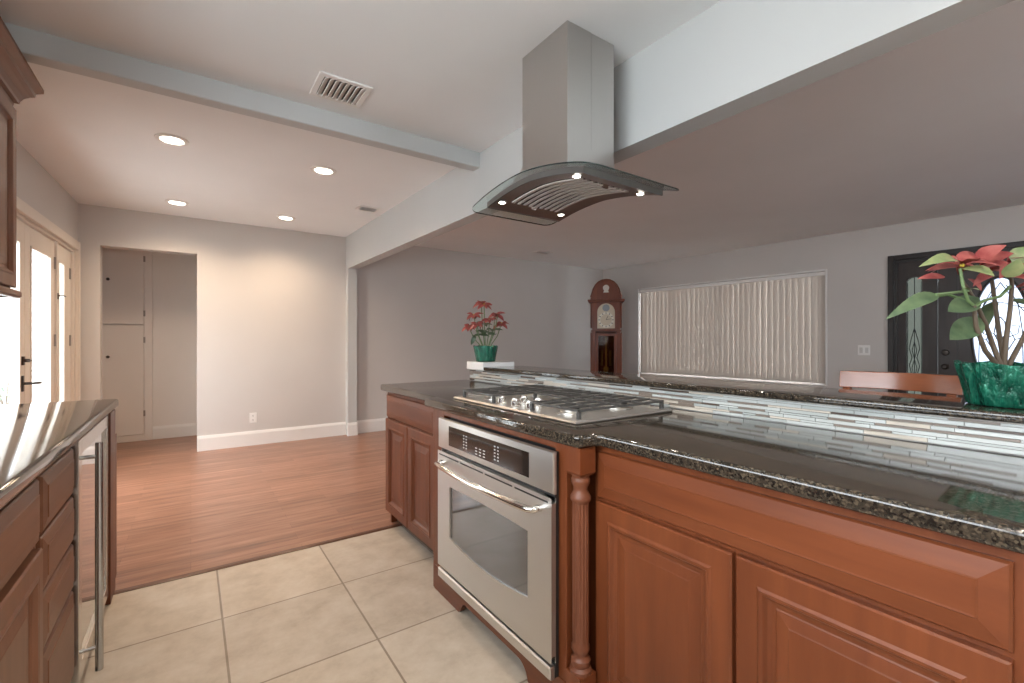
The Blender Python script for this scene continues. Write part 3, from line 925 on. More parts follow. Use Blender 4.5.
for y0, y1 in ((1.185, 1.470), (1.478, 1.732), (1.740, 2.025)):
    mb = MB()
    x0 = 1.115 if y0 != 1.478 else 1.335
    x1 = 1.59
    z0, z1 = 0.951, 0.960
    t = 0.008
    mb.box(x0, x1, y0, y0 + t, z0, z1); mb.box(x0, x1, y1 - t, y1, z0, z1)
    mb.box(x0, x0 + t, y0, y1, z0, z1); mb.box(x1 - t, x1, y0, y1, z0, z1)
    n = 4
    for k in range(1, n): mb.box(x0, x1, y0 + (y1 - y0) * k / n - 0.0035, y0 + (y1 - y0) * k / n + 0.0035, z0 + 0.001, z1 + 0.001)
    for k in range(1, 4 if x0 < 1.2 else 2):
        m_ = 4 if x0 < 1.2 else 2
        xx = x0 + (x1 - x0) * k / m_
        mb.box(xx - 0.0035, xx + 0.0035, y0, y1, z0, z1)
    for fx in (x0, x1 - 0.014):
        for fy in (y0, y1 - 0.014): mb.box(fx, fx + 0.014, fy, fy + 0.014, 0.9215, z0)
    mb.build('grate', IRON, ck, bevel=0.002)
for k in range(5):
    kx, ky = (1.135 if k % 2 == 0 else 1.185) if k < 0 else 1.16, 1.500 + k * 0.052
    kx = [1.13, 1.215, 1.13, 1.215, 1.13][k] + 0.01
    mb = MB(); mb.lathe([(0.022, 0.9215), (0.022, 0.926), (0.019, 0.928), (0.018, 0.948), (0.015, 0.951)], (kx, ky, 0), 24); kb = mb.build('knob', CHROME, ck, smooth=40)
    mb = MB(); mb.box(kx - 0.003, kx + 0.003, ky - 0.017, ky + 0.017, 0.9505, 0.956); mb.build('knob_grip', CHROME, kb, bevel=0.001)

# ------------------------------------------------------------------ range hood
hc = Vector((1.43, 1.60))
hood = thing('range_hood', 'stainless island range hood with a curved glass canopy over the cooktop', 'range hood', (1.43, 1.6, 1.83))
mb = MB(); mb.box(1.290, 1.428, 1.440, 1.757, 1.932, CEIL - 0.001); mb.build('chimney_half', STEELV, hood)
mb = MB(); mb.box(1.4305, 1.572, 1.4415, 1.757, 1.932, CEIL - 0.001); mb.build('chimney_half', STEELV, hood)
AY, AK, AZ = 1.590, 0.335, 1.924


def az(y, d=0.0): return AZ - AK * (y - AY) ** 2 + (0.075 if y < AY else 0.022) * (y - AY) + d


mb = MB()
rings = []
for y in [1.4385, 1.50, 1.60, 1.70, 1.756, 1.79, 1.82, 1.85, 1.88, 1.914, 1.93]:
    t = 1.0 if y < 1.6 else min(1, max(0, (1.93 - y) / (1.93 - 1.756)))
    zt = az(y, 0.005) + 0.008 + (2.030 - az(y, 0.005) - 0.008) * t
    rings.append([(1.2915, y, az(y, 0.004)), (1.5705, y, az(y, 0.004)), (1.5705, y, zt), (1.2915, y, zt)])
mb.loft(rings); bd = mb.build('hood_body', STEELV, hood, smooth=30)
mb = MB(); mb.sphere((1.2895, 1.74, az(1.74) + 0.040), 0.006, 8, 6); mb.build('indicator_light', BLUELED, bd)
# glass canopy
mb = MB()
Y0, Y1, X0, X1, RC = 1.165, 2.045, 1.160, 1.700, 0.055
ny = 48
top = []; bot = []
for k in range(ny + 1):
    s = 0.5 - 0.5 * math.cos(PI * k / ny)
    y = Y0 + (Y1 - Y0) * s
    d = min(y - Y0, Y1 - y)
    ins = RC - math.sqrt(max(0, RC * RC - (RC - d) ** 2)) if d < RC else 0.0
    row = [X0 + ins + (X1 - X0 - 2 * ins) * j / 6 for j in range(7)]
    top.append([mb._v((x, y, az(y, 0.003))) for x in row]); bot.append([mb._v((x, y, az(y, -0.003))) for x in row])
for k in range(ny):
    for j in range(6):
        mb.mi = 0
        mb.face((top[k][j], top[k][j + 1], top[k + 1][j + 1], top[k + 1][j])); mb.face((bot[k][j], bot[k + 1][j], bot[k + 1][j + 1], bot[k][j + 1]))
    mb.mi = 1
    mb.face((top[k][0], top[k + 1][0], bot[k + 1][0], bot[k][0])); mb.face((top[k][6], bot[k][6], bot[k + 1][6], top[k + 1][6]))
mb.mi = 1
for j in range(6):
    mb.face((top[0][j], bot[0][j], bot[0][j + 1], top[0][j + 1])); mb.face((top[ny][j], top[ny][j + 1], bot[ny][j + 1], bot[ny][j]))
mb.build('glass_canopy', [HOODGL, GLEDGE], hood, smooth=30)


def arc_strip(mb, x0, x1, y0, y1, d0, d1_, n=20):
    mb.loft([[(x0, y, az(y, d0)), (x1, y, az(y, d0)), (x1, y, az(y, d1_)), (x0, y, az(y, d1_))] for y in [y0 + (y1 - y0) * k / n for k in range(n + 1)]])


HX0, HX1, HY0, HY1 = 1.207, 1.662, 1.255, 1.925
mb = MB()
arc_strip(mb, HX0, 1.272, HY0, HY1, -0.030, -0.005); arc_strip(mb, 1.576, HX1, HY0, HY1, -0.030, -0.005)
arc_strip(mb, 1.272, 1.576, HY0, 1.345, -0.030, -0.005); arc_strip(mb, 1.272, 1.576, 1.835, HY1, -0.030, -0.005)
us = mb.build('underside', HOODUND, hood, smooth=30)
mb = MB(); arc_strip(mb, 1.272, 1.576, 1.345, 1.835, -0.012, -0.005); mb.build('filter_back', base_mat('black_gap_shade', (0.01, 0.009, 0.008), 0.9, spec=0.1), us)  # black sheet paints the shade in the gaps between the baffles
mb = MB()
arc_strip(mb, HX0 - 0.006, HX0, HY0 - 0.006, HY1 + 0.006, -0.030, -0.005); arc_strip(mb, HX1, HX1 + 0.006, HY0 - 0.006, HY1 + 0.006, -0.030, -0.005)
arc_strip(mb, HX0, HX1, HY0 - 0.006, HY0, -0.032, -0.005, 2); arc_strip(mb, HX0, HX1, HY1, HY1 + 0.006, -0.032, -0.005, 2)
mb.build('rim', base_mat('dark_steel_rim', (0.18, 0.17, 0.165), 0.35, metal=0.7), us)
for k in range(9):
    x = 1.289 + k * 0.0337
    mb = MB(); arc_strip(mb, x - 0.0072, x + 0.0072, 1.350, 1.830, -0.036, -0.029); mb.build('baffle', BAFFLE, us, smooth=30)
for hx, hy in ((1.236, 1.325), (1.236, 1.850), (1.612, 1.325), (1.612, 1.850)):
    mb = MB(); z = az(hy, -0.031)
    mb.lathe([(0.022, 0.0), (0.022, -0.003), (0.016, -0.004)], (hx, hy, z), 20); lp = mb.build('lamp', CHROME, us)
    mb = MB(); mb.lathe([(0.0155, -0.004), (0.014, -0.0055)], (hx, hy, z), 20); mb.build('lamp_lens', HOODLED, lp)
    l = bpy.data.lights.new('hood_lamp_light', 'SPOT'); l.energy = 3.0; l.color = (1, 0.93, 0.82); l.spot_size = math.radians(110); l.spot_blend = 0.6; l.shadow_soft_size = 0.015
    lo = bpy.data.objects.new('hood_lamp_light', l); COL.objects.link(lo); lo.location = (hx, hy, z - 0.012)
for y0, y1 in ((1.342, 1.349), (1.829, 1.836)):
    mb = MB(); mb.box(1.40, 1.43, y0, y1, az(y0, -0.046), az(y0, -0.030))
    mb.build('filter_latch', CHROME, us)

# ------------------------------------------------------------------ ceiling fittings
def downlight(x, y, label, group='recessed ceiling lights', col=WARM):
    t = thing('recessed_light', label, 'ceiling light', (x, y, CEIL - 0.012), group)
    mb = MB(); mb.lathe([(0.095, 0.0), (0.093, -0.006), (0.070, -0.010), (0.063, -0.004), (0.063, 0.0)], (x, y, CEIL - 0.0005), 36); mb.build('trim_ring', WHITEPL, t, smooth=40)
    mb = MB(); mb.lathe([(0.062, -0.0045), (0.059, -0.0075)], (x, y, CEIL - 0.0005), 36); mb.build('diffuser', DISC, t)
    l = bpy.data.lights.new('recessed_light_beam', 'SPOT'); l.energy = FILL_W if col is NEUTRAL else DINING_W; l.color = col
    l.spot_size = math.radians(150); l.spot_blend = 0.9; l.shadow_soft_size = 0.06
    o = bpy.data.objects.new('recessed_light_beam', l); COL.objects.link(o); o.location = (x, y, CEIL - 0.03)


DINING_W = 33.0
downlight(-0.103, 3.80, 'round lit recessed light just past the ceiling beam, nearer of the left-hand pair')
downlight(0.853, 3.80, 'round lit recessed light just past the ceiling beam, nearer of the right-hand pair')
downlight(-0.108, 5.49, 'round lit recessed light near the far wall above the closet opening')
downlight(0.846, 5.49, 'round lit recessed light near the far wall, between the closet and the small vent')


downlight(-0.10, 0.10, 'added unseen fill light over the left counter beside the camera', col=NEUTRAL)  # from here on: added fill lights near and behind the camera, out of view
downlight(0.85, 0.10, 'added unseen fill light over the near end of the island', col=NEUTRAL)
downlight(-0.10, -1.60, 'added unseen fill light behind the camera on the left', col=NEUTRAL)
downlight(0.85, -1.60, 'added unseen fill light behind the camera on the right', col=NEUTRAL)


def ceiling_vent(name, label, x0, x1, y0, y1, along='x', n=8):
    t = thing(name, label, 'vent', ((x0 + x1) / 2, (y0 + y1) / 2, CEIL - 0.012), None)
    mb = MB()
    f = 0.028
    z0, z1 = CEIL - 0.010, CEIL - 0.0005
    for b in ((x0, x1, y0, y0 + f), (x0, x1, y1 - f, y1), (x0, x0 + f, y0 + f, y1 - f), (x1 - f, x1, y0 + f, y1 - f)): mb.box(*b, z0, z1)
    mb.build('frame', WHITEPL, t, bevel=0.002)
    mb = MB(); mb.box(x0 + f, x1 - f, y0 + f, y1 - f, CEIL - 0.002, CEIL - 0.0006); mb.build('duct', BLACK, t)
    mb = MB()
    for k in range(n):
        if along == 'y':
            x = x0 + f + (x1 - x0 - 2 * f) * (k + 0.5) / n
            mb.prism([(x - 0.012, CEIL - 0.015), (x - 0.010, CEIL - 0.017), (x + 0.011, CEIL - 0.005), (x + 0.009, CEIL - 0.003)], 'y', y0 + f, y1 - f)
        else:
            y = y0 + f + (y1 - y0 - 2 * f) * (k + 0.5) / n
            mb.prism([(y - 0.011, CEIL - 0.018), (y - 0.009, CEIL - 0.019), (y + 0.007, CEIL - 0.004), (y + 0.005, CEIL - 0.003)], 'x', x0 + f, x1 - f)
    mb.build('louvers', WHITEPL, t)
    return t


ceiling_vent('ceiling_vent', 'white louvered air vent on the ceiling in front of the beam', 0.525, 0.790, 2.41, 2.66, 'y', 8)
ceiling_vent('ceiling_vent', 'small white air vent on the ceiling beyond the beam beside the header', 1.36, 1.575, 4.56, 4.72, 'x', 3)
ceiling_vent('ceiling_vent', 'small pale air vent on the living room ceiling behind the range hood', 4.20, 4.46, 5.30, 5.46, 'x', 3)

# ------------------------------------------------------------------ left side cabinets
FLC = face_plus_x(-0.33)
def kb(y): return -1.1047 + 0.034 * y + 0.015


lb = thing('base_cabinet', 'brown base cabinet at the left edge with a framed door under one drawer', 'cabinet', (-0.7, 1.3, 0))
KB = kb(1.668)
mb = MB(); mb.box(-0.35, -0.33, 0.95, 1.668, 0.09, 0.872); mb.box(KB, -0.35, 0.95, 0.968, 0.0, 0.872); mb.box(KB, -0.35, 1.650, 1.668, 0.0, 0.872); mb.box(KB, -0.35, 0.968, 1.65, 0.09, 0.11)
mb.build('carcass', CBV, lb, bevel=0.002)
box_obj('toe_kick', DARKKICK, lb, (-0.41, -0.395, 0.968, 1.65, 0, 0.09), None)
door('drawer_front', FLC, 0.965, 1.655, 0.690, 0.848, CBH, lb, DRAWER_PROF)
door('door', FLC, 0.965, 1.655, 0.10, 0.672, CBV, lb)
dr = thing('drawer_unit', 'brown stack of four drawers between the framed door cabinet and the wine cooler', 'drawers', (-0.7, 1.88, 0))
KB = kb(2.085)
mb = MB(); mb.box(-0.35, -0.33, 1.672, 2.085, 0.09, 0.872); mb.box(KB, -0.35, 1.672, 1.69, 0.0, 0.872); mb.box(KB, -0.35, 2.067, 2.085, 0.0, 0.872); mb.box(KB, -0.35, 1.69, 2.067, 0.09, 0.11)
mb.build('carcass', CBV, dr, bevel=0.002)
box_obj('toe_kick', DARKKICK, dr, (-0.41, -0.395, 1.69, 2.067, 0, 0.09), None)
for v0, v1 in ((0.700, 0.848), (0.545, 0.688), (0.390, 0.533), (0.10, 0.378)):
    door('drawer_front', FLC, 1.684, 2.072, v0, v1, CBH, dr, DRAWER_PROF)
b0 = thing('base_cabinet', 'brown base cabinet under the left counter beside the camera', 'cabinet', (-0.7, 0.4, 0))
KB = kb(0.946)
mb = MB(); mb.box(-0.35, -0.33, -0.55, 0.946, 0.09, 0.872); mb.box(KB, -0.35, -0.55, -0.53, 0.0, 0.872); mb.box(KB, -0.35, 0.926, 0.946, 0.0, 0.872)
mb.build('carcass', CBV, b0, bevel=0.002)
door('drawer_front', FLC, 0.22, 0.935, 0.690, 0.848, CBH, b0, DRAWER_PROF); door('door', FLC, 0.22, 0.935, 0.10, 0.672, CBV, b0)
door('drawer_front', FLC, -0.53, 0.21, 0.690, 0.848, CBH, b0, DRAWER_PROF); door('door', FLC, -0.53, 0.21, 0.10, 0.672, CBV, b0)

wc = thing('wine_cooler', 'stainless framed glass door cooler with a long bar handle under the left counter', 'wine cooler', (-0.7, 2.43, 0))
KB = kb(2.762)
mb = MB(); mb.box(KB + 0.02, -0.36, 2.092, 2.762, 0.03, 0.868); mb.build('body', BLACK, wc)
FWC = face_plus_x(-0.352)
mb = MB(FWC)
u0, u1, v0, v1, fw = 2.092, 2.762, 0.05, 0.866, 0.052
for b in ((u0, u0 + fw, v0, v1), (u1 - fw, u1, v0, v1), (u0 + fw, u1 - fw, v1 - fw, v1), (u0 + fw, u1 - fw, v0, v0 + fw)): mb.box(*b, 0, 0.045)
wd = mb.build('door_frame', steel_mat('cooler_frame_steel', (0.66, 0.63, 0.59), 0.25, scale=(300, 300, 2)), wc, bevel=0.002)
mb = MB(FWC); mb.box(u0 + fw, u1 - fw, v0 + fw, v1 - fw, 0.028, 0.036); mb.build('door_glass', base_mat('dark_cooler_glass', (0.03, 0.028, 0.026), 0.04, spec=0.8, coat=1.0), wd)
mb = MB(); mb.tube([(-0.262, 2.140, 0.055), (-0.262, 2.140, 0.848)], 0.0115, 14)
for z in (0.135, 0.80): mb.tube([(-0.31, 2.140, z), (-0.262, 2.140, z)], 0.007, 10)
mb.build('handle', steel_mat('handle_steel', (0.5, 0.5, 0.49), 0.25, scale=(300, 300, 2)), wd, smooth=40)
mb = MB(); mb.box(-0.42, -0.40, 2.092, 2.762, 0.0, 0.048); mb.build('toe_grille', BLACK, wc)

KB = kb(2.93)
ep = thing('narrow_cabinet', 'narrow reddish cabinet end beyond the wine cooler with a raised panel on its end', 'cabinet', (-0.7, 2.86, 0))
mb = MB(); mb.box(KB, -0.300, 2.768, 2.93, 0.0, 0.872); mb.build('side_panel', CHV, ep, bevel=0.003)
mb = MB(frame((0, 2.93, 0), (-1, 0, 0), (0, 0, 1), (0, 1, 0)))
mb.panel(0.300, 0.95, 0.05, 0.745, [(0.0, 0.046), (0.004, 0.050), (0.050, 0.050), (0.056, 0.054), (0.064, 0.052), (0.070, 0.042), (0.086, 0.038), (0.112, 0.048)])
mb.build('raised_panel', CHV, ep)
lout = [(kb(-0.55), -0.55), (-0.296, -0.55)] + arc_pts(-0.316, 3.008, 0.02, 0, 90) + [(kb(3.03), 3.028)]
lt = edge_slab(lout, 0.874, 0.914, 0.012, 'countertop', GRAN)
tag(lt, 'polished dark granite countertop along the left wall reflecting the glazed door', 'countertop')

uc = thing('upper_cabinet', 'brown upper cabinet with crown moulding hanging at the left edge', 'cabinet', (-0.8, 2.4, 1.42))
mb = MB(); mb.box(-1.02, -0.652, 1.75, 2.935, 1.428, 2.24); mb.build('carcass', CBV, uc, bevel=0.002)
FU = face_plus_x(-0.652)
UP = [(i, d) for i, d in DOOR_PROF]
door('door', FU, 2.345, 2.925, 1.437, 2.225, CBV, uc, UP); door('door', FU, 1.76, 2.338, 1.437, 2.225, CBV, uc, UP)
crown = [(0.0, 2.225), (0.008, 2.225), (0.010, 2.245), (0.024, 2.250), (0.026, 2.262), (0.036, 2.282), (0.052, 2.300), (0.066, 2.310), (0.068, 2.326), (0.084, 2.340), (0.090, 2.345), (0.090, 2.362), (0.0, 2.362)]
crown = [(d, z + 0.016) for d, z in crown]
mb = MB()
mb.loft([[(-0.655 + d, 1.75, z) for d, z in crown], [(-0.655 + d, 2.935 + d, z) for d, z in crown], [(-1.02, 2.935 + d, z) for d, z in crown]])
mb.build('crown_moulding', CBH, uc)
rail = [(0.0, 1.428), (0.022, 1.428), (0.030, 1.420), (0.030, 1.402), (0.022, 1.394), (0.0, 1.394)]
mb = MB()
mb.loft([[(-0.655 + d, 1.75, z) for d, z in rail], [(-0.655 + d, 2.935 + d, z) for d, z in rail], [(-1.02, 2.935 + d, z) for d, z in rail]])
mb.build('light_rail', CBH, uc)

# ------------------------------------------------------------------ closet cupboard, outlet, switch
cb = thing('closet_cupboard', 'cream built-in cupboard with two stacked doors at the back of the closet recess', 'cupboard', (-0.62, 7.12, 0))
FC = frame((0, 7.145, 0), (1, 0, 0), (0, 0, 1), (0, -1, 0))
mb = MB(FC)
for b in ((-0.875, -0.855, 0.0, 2.39), (-0.462, -0.385, 0.0, 2.39), (-0.855, -0.462, 0, 0.075), (-0.855, -0.462, 2.31, 2.39)): mb.box(*b, 0.0, 0.030)
mb.build('face_frame', CLOSET, cb, bevel=0.002)
for v0, v1, kz, hz in ((0.079, 1.393, 1.02, (0.33, 1.22)), (1.408, 2.306, 1.93, (1.54, 2.2))):
    mb = MB(FC); mb.panel(-0.852, -0.466, v0, v1, [(0.0, 0.024), (0.003, 0.026)]); dd = mb.build('door', CLOSET, cb)
    mb = MB(FC); mb.tube([(-0.795, kz, 0.026), (-0.795, kz, 0.040), (-0.795, kz, 0.044), (-0.795, kz, 0.062)], [0.007, 0.007, 0.018, 0.012], 12); mb.build('knob', BRONZE, dd, smooth=40)
    for h in hz:
        mb = MB(FC); mb.box(-0.472, -0.452, h - 0.035, h + 0.035, 0.026, 0.034); mb.build('hinge', NICKEL, dd)

ot = thing('wall_outlet', 'white double power outlet low on the far wall', 'outlet', (0.59, 6.07, 0.25))
mb = MB(FF); mb.panel(0.553, 0.628, 0.258, 0.375, [(0.0, 0.003), (0.004, 0.006)]); pl = mb.build('cover_plate', WHITEPL, ot)
for v in (0.292, 0.341):
    mb = MB(FF); mb.panel(0.574, 0.607, v - 0.016, v + 0.016, [(0.0, 0.0075), (0.003, 0.0085)], 0.006); so = mb.build('socket', WHITEPL, pl)
    mb = MB(FF)
    mb.box(0.583, 0.5855, v - 0.002, v + 0.009, 0.0085, 0.0089); mb.box(0.595, 0.5975, v - 0.002, v + 0.009, 0.0085, 0.0089); mb.box(0.588, 0.593, v - 0.011, v - 0.006, 0.0085, 0.0089); mb.build('slots', BLACK, so)
sw = thing('light_switch', 'white double light switch on the living room wall left of the front door', 'light switch', FR @ Vector((4.0, 1.03, 0.005)))
mb = MB(FR); mb.panel(3.94, 4.06, 1.035, 1.155, [(0.0, 0.003), (0.004, 0.006)]); pl = mb.build('cover_plate', WHITEPL, sw)
for u in (3.972, 4.028):
    mb = MB(FR); mb.panel(u - 0.016, u + 0.016, 1.062, 1.128, [(0.0, 0.007), (0.002, 0.009)], 0.006); mb.build('rocker', base_mat('switch_rocker', (0.6, 0.59, 0.57), 0.35), pl)

# ------------------------------------------------------------------ vertical blinds
bl = thing('vertical_blinds', 'closed beige vertical blinds covering the living room window', 'blinds', FR @ Vector((2.2, 0.66, -0.03)))
mb = MB(FR); mb.box(W1[0] + 0.005, W1[1] - 0.005, 2.045, 2.090, -0.060, -0.010); mb.build('headrail', WHITEPL, bl, bevel=0.003)
rs = random.Random(5)
nv = 36
pitch = (W1[1] - W1[0] - 0.03) / nv
for k in range(nv):
    u = W1[0] + 0.015 + pitch * (k + 0.5)
    a = -rs.choice([0.10, 0.12, 0.14, 0.11, 0.16, 0.20])
    w = pitch * rs.choice([0.56, 0.56, 0.56, 0.55, 0.56, 0.52, 0.49])
    if k in (17, 20, 21): w = pitch * 0.485
    mb = MB(FR)
    ring = []
    for j in range(7):
        s = -1 + 2 * j / 6
        lx, ly = s * w, 0.002 * (1 - s * s)
        ring.append((u + lx * math.cos(a) - ly * math.sin(a), -0.036 + lx * math.sin(a) + ly * math.cos(a)))
    outl = ring + [(p[0], p[1] - 0.0012) for p in ring[::-1]]
    mb.loft([[(p[0], 0.665, p[1]) for p in outl], [(p[0], 2.048, p[1]) for p in outl]])
    mb.build('vane', VANE, bl, smooth=50)

# ------------------------------------------------------------------ grandfather clock
gx, gy = 5.66, 5.36
gt = thing('grandfather_clock', 'tall mahogany grandfather clock with an arched top in the living room corner', 'clock', (gx, gy, 0))
nrm = Vector((-gx, -gy, 0)).normalized()
FG = frame((gx, gy, 0), (-nrm.y, nrm.x, 0) if False else tuple(Vector((0, 0, 1)).cross(nrm)), (0, 0, 1), tuple(nrm))
mb = MB(FG); mb.box(-0.265, 0.265, 0.0, 0.10, -0.17, 0.17); mb.box(-0.25, 0.25, 0.10, 0.50, -0.155, 0.155); mb.box(-0.262, 0.262, 0.50, 0.53, -0.165, 0.165)
mb.build('base', MAHOG, gt, bevel=0.006)
mb = MB(FG)
mb.box(-0.225, -0.165, 0.53, 1.36, -0.14, 0.14); mb.box(0.165, 0.225, 0.53, 1.36, -0.14, 0.14); mb.box(-0.165, 0.165, 0.53, 0.56, -0.14, 0.14); mb.box(-0.165, 0.165, 0.56, 1.36, -0.14, -0.125)
mb.build('trunk', MAHOG, gt, bevel=0.004)
mb = MB(FG)
mb.box(-0.163, -0.125, 0.565, 1.33, 0.12, 0.150); mb.box(0.125, 0.163, 0.565, 1.33, 0.12, 0.150); mb.box(-0.125, 0.125, 0.565, 0.60, 0.12, 0.150); mb.box(-0.125, 0.125, 1.29, 1.33, 0.12, 0.150)
td = mb.build('trunk_door', MAHOG, gt, bevel=0.004)
mb = MB(FG); mb.box(-0.125, 0.125, 0.60, 1.29, 0.132, 0.136); mb.build('door_glass', thin_glass('clock_door_glass', (0.6, 0.5, 0.42), 0.0, 0.08), td)
mb = MB(FG); mb.box(-0.012, 0.012, 0.74, 1.28, 0.02, 0.028)
mb.loft([[(0.05 * math.cos(t), 0.74 + 0.05 * math.sin(t), d) for t in [2 * PI * k / 24 for k in range(24)]] for d in (0.018, 0.032)])
mb.build('pendulum', base_mat('aged_brass', (0.35, 0.25, 0.10), 0.3, metal=1), gt)
for u in (-0.07, 0.07):
    mb = MB(FG); mb.tube([(u, 0.80, 0.06), (u, 1.05, 0.06)], 0.022, 16); mb.build('weight', base_mat('clock_weight_brass', (0.28, 0.20, 0.09), 0.3, metal=1), gt)
for s in (-1, 1):
    mb = MB(FG); mb.tube([(s * 0.238, 0.55, 0.128), (s * 0.238, 1.35, 0.128)], 0.014, 14); mb.build('corner_column', MAHOG, gt, smooth=40)
    mb = MB(FG); mb.tube([(s * 0.238, 1.42, 0.128), (s * 0.238, 1.83, 0.128)], 0.013, 14); mb.build('hood_column', MAHOG, gt, smooth=40)
# hood with round-topped pediment
mb = MB(FG)
mb.box(-0.245, 0.245, 1.36, 1.385, -0.155, 0.155); mb.box(-0.225, 0.225, 1.385, 1.40, -0.145, 0.145)
mb.box(-0.225, -0.165, 1.40, 1.84, -0.14, 0.135); mb.box(0.165, 0.225, 1.40, 1.84, -0.14, 0.135); mb.box(-0.165, 0.165, 1.40, 1.84, -0.14, -0.125)
mb.build('hood_case', MAHOG, gt, bevel=0.003)
mb = MB(FG)
inner = arch_outline(0.0, 0.142, 1.415, 1.825, 0.142, 12)
holed_slab(mb, -0.165, 0.165, 1.40, 1.84, 0.105, 0.135, inner); mb.build('hood_door', MAHOG, gt)
mb = MB(FG); mb.loft([[(p[0], p[1], 0.098) for p in inner], [(p[0], p[1], 0.104) for p in inner]]); dl = mb.build('dial', base_mat('pale_brass_dial', (0.60, 0.52, 0.38), 0.35), gt)
mb = MB(FG)
mb.loft([[(r * math.cos(t), 1.555 + r * math.sin(t), 0.1045) for t in [2 * PI * k / 32 for k in range(32)]] for r in (0.128, 0.092)], cap0=False, cap1=False)
mb.build('chapter_ring', base_mat('cream_chapter_ring', (0.75, 0.71, 0.6), 0.4), dl)
mb = MB(FG)
for k in range(12):
    t = 2 * PI * k / 12
    c, s = math.cos(t), math.sin(t)
    mb.quad(*[(c * r - s * w, 1.555 + s * r + c * w, 0.1053) for r, w in ((0.098, -0.006), (0.122, -0.006), (0.122, 0.006), (0.098, 0.006))])
mb.quad((-0.004, 1.555, 0.1062), (0.004, 1.555, 0.1062), (0.034, 1.615, 0.1062), (0.028, 1.619, 0.1062)); mb.quad((-0.004, 1.552, 0.1066), (-0.002, 1.559, 0.1066), (0.085, 1.575, 0.1066), (0.086, 1.570, 0.1066))
mb.build('hands_and_numerals', BLACK, dl, recalc=False)
mb = MB(FG)
mb.loft([[(0.058 * math.cos(t), 1.752 + 0.058 * math.sin(t), 0.1045) for t in [2 * PI * k / 24 for k in range(24)]]] + [[(0.05 * math.cos(t), 1.752 + 0.05 * math.sin(t), 0.1065) for t in [2 * PI * k / 24 for k in range(24)]]], cap0=False)
mb.build('moon_disc', base_mat('blue_grey_moon_disc', (0.25, 0.28, 0.3), 0.4), dl)
mb = MB(FG)
mb.box(-0.275, 0.275, 1.84, 1.862, -0.16, 0.165); mb.box(-0.295, 0.295, 1.862, 1.888, -0.17, 0.18)
mb.build('cornice', MAHOG, gt, bevel=0.005)
ped = [(-0.255, 1.888), (0.255, 1.888), (0.245, 1.93), (0.225, 1.99), (0.205, 2.06), (0.17, 2.125), (0.12, 2.175), (0.06, 2.205), (0, 2.213), (-0.06, 2.205), (-0.12, 2.175), (-0.17, 2.125), (-0.205, 2.06), (-0.225, 1.99), (-0.245, 1.93)]
out2 = []
for a, b in zip(ped, ped[1:] + ped[:1]):
    m_ = 10 if math.dist(a, b) > 0.3 else 2
    out2 += [(a[0] + (b[0] - a[0]) * k / m_, a[1] + (b[1] - a[1]) * k / m_) for k in range(m_)]
mb = MB(FG)
mb.loft([[(p[0], p[1], -0.05) for p in out2], [(p[0], p[1], 0.15) for p in out2]])
pdm = mb.build('pediment', MAHOG, gt, bevel=0.004)
mb = MB(FG)
key = [(0.05 * math.cos(t), 2.075 + 0.05 * math.sin(t)) for t in [math.radians(-50 + 280 * k / 16) for k in range(17)]] + [(-0.045, 2.0), (0.045, 2.0)]
mb.loft([[(p[0], p[1], 0.150) for p in key], [(p[0], p[1], 0.156) for p in key]])
mb.build('carved_ornament', base_mat('pale_carved_ornament', (0.62, 0.58, 0.52), 0.5), pdm)
mb = MB(FG); mb.tube([(p[0] * 1.0, p[1], 0.15) for p in ped[2:]], 0.012, 8); mb.build('arch_moulding', MAHOG, pdm, smooth=50)

# ------------------------------------------------------------------ counter chair behind the bar
cc = thing('counter_chair', 'reddish wood chair whose curved back rail shows just behind the bar', 'chair', (2.72, 0.68, 0))


def rail_bar(mb, z0, z1, x, bow_, y0, y1, t=0.022, lean=0.0, n=10):
    rings = []
    for k in range(n + 1):
        s = k / n
        y = y1 + (y0 - y1) * s
        xx = x - bow_ * (1 - (2 * s - 1) ** 2)
        rings.append([(xx, y, z0), (xx + t, y, z0), (xx + t + lean, y, z1), (xx + lean, y, z1)])
    mb.loft(rings)


mb = MB(); rail_bar(mb, 0.985, 1.062, 2.515, -0.05, 0.47, 0.895, 0.022, 0.012); mb.build('top_rail', CHAIRW, cc, bevel=0.004)
mb = MB(); rail_bar(mb, 0.945, 0.972, 2.520, -0.05, 0.50, 0.865, 0.018, 0.004); mb.build('back_slat', CHAIRW, cc, bevel=0.003)
mb = MB(); rail_bar(mb, 0.86, 0.885, 2.530, -0.04, 0.50, 0.865, 0.018, 0.004); mb.build('back_slat', CHAIRW, cc, bevel=0.003)
for y in (0.49, 0.855):
    mb = MB(); mb.loft([[(2.545 + a, y, z), (2.575 + a, y, z), (2.575 + a, y + 0.03, z), (2.545 + a, y + 0.03, z)] for a, z in ((-0.03, 0.0), (0.02, 0.4), (0.02, 0.62), (-0.015, 0.985))]); mb.build('rear_leg', CHAIRW, cc, bevel=0.003)
    mb = MB(); mb.loft([[(2.92 + a, y, z), (2.95 + a, y, z), (2.95 + a, y + 0.03, z), (2.92 + a, y + 0.03, z)] for a, z in ((0.01, 0.0), (0.0, 0.60))]); mb.build('front_leg', CHAIRW, cc, bevel=0.003)
    mb = MB(); mb.box(2.59, 2.92, y + 0.005, y + 0.025, 0.22, 0.25); mb.build('stretcher', CHAIRW, cc)
mb = MB(); mb.box(2.56, 2.97, 0.475, 0.90, 0.60, 0.645); mb.build('seat', base_mat('dark_seat_leather', (0.03, 0.022, 0.02), 0.4), cc, bevel=0.015)

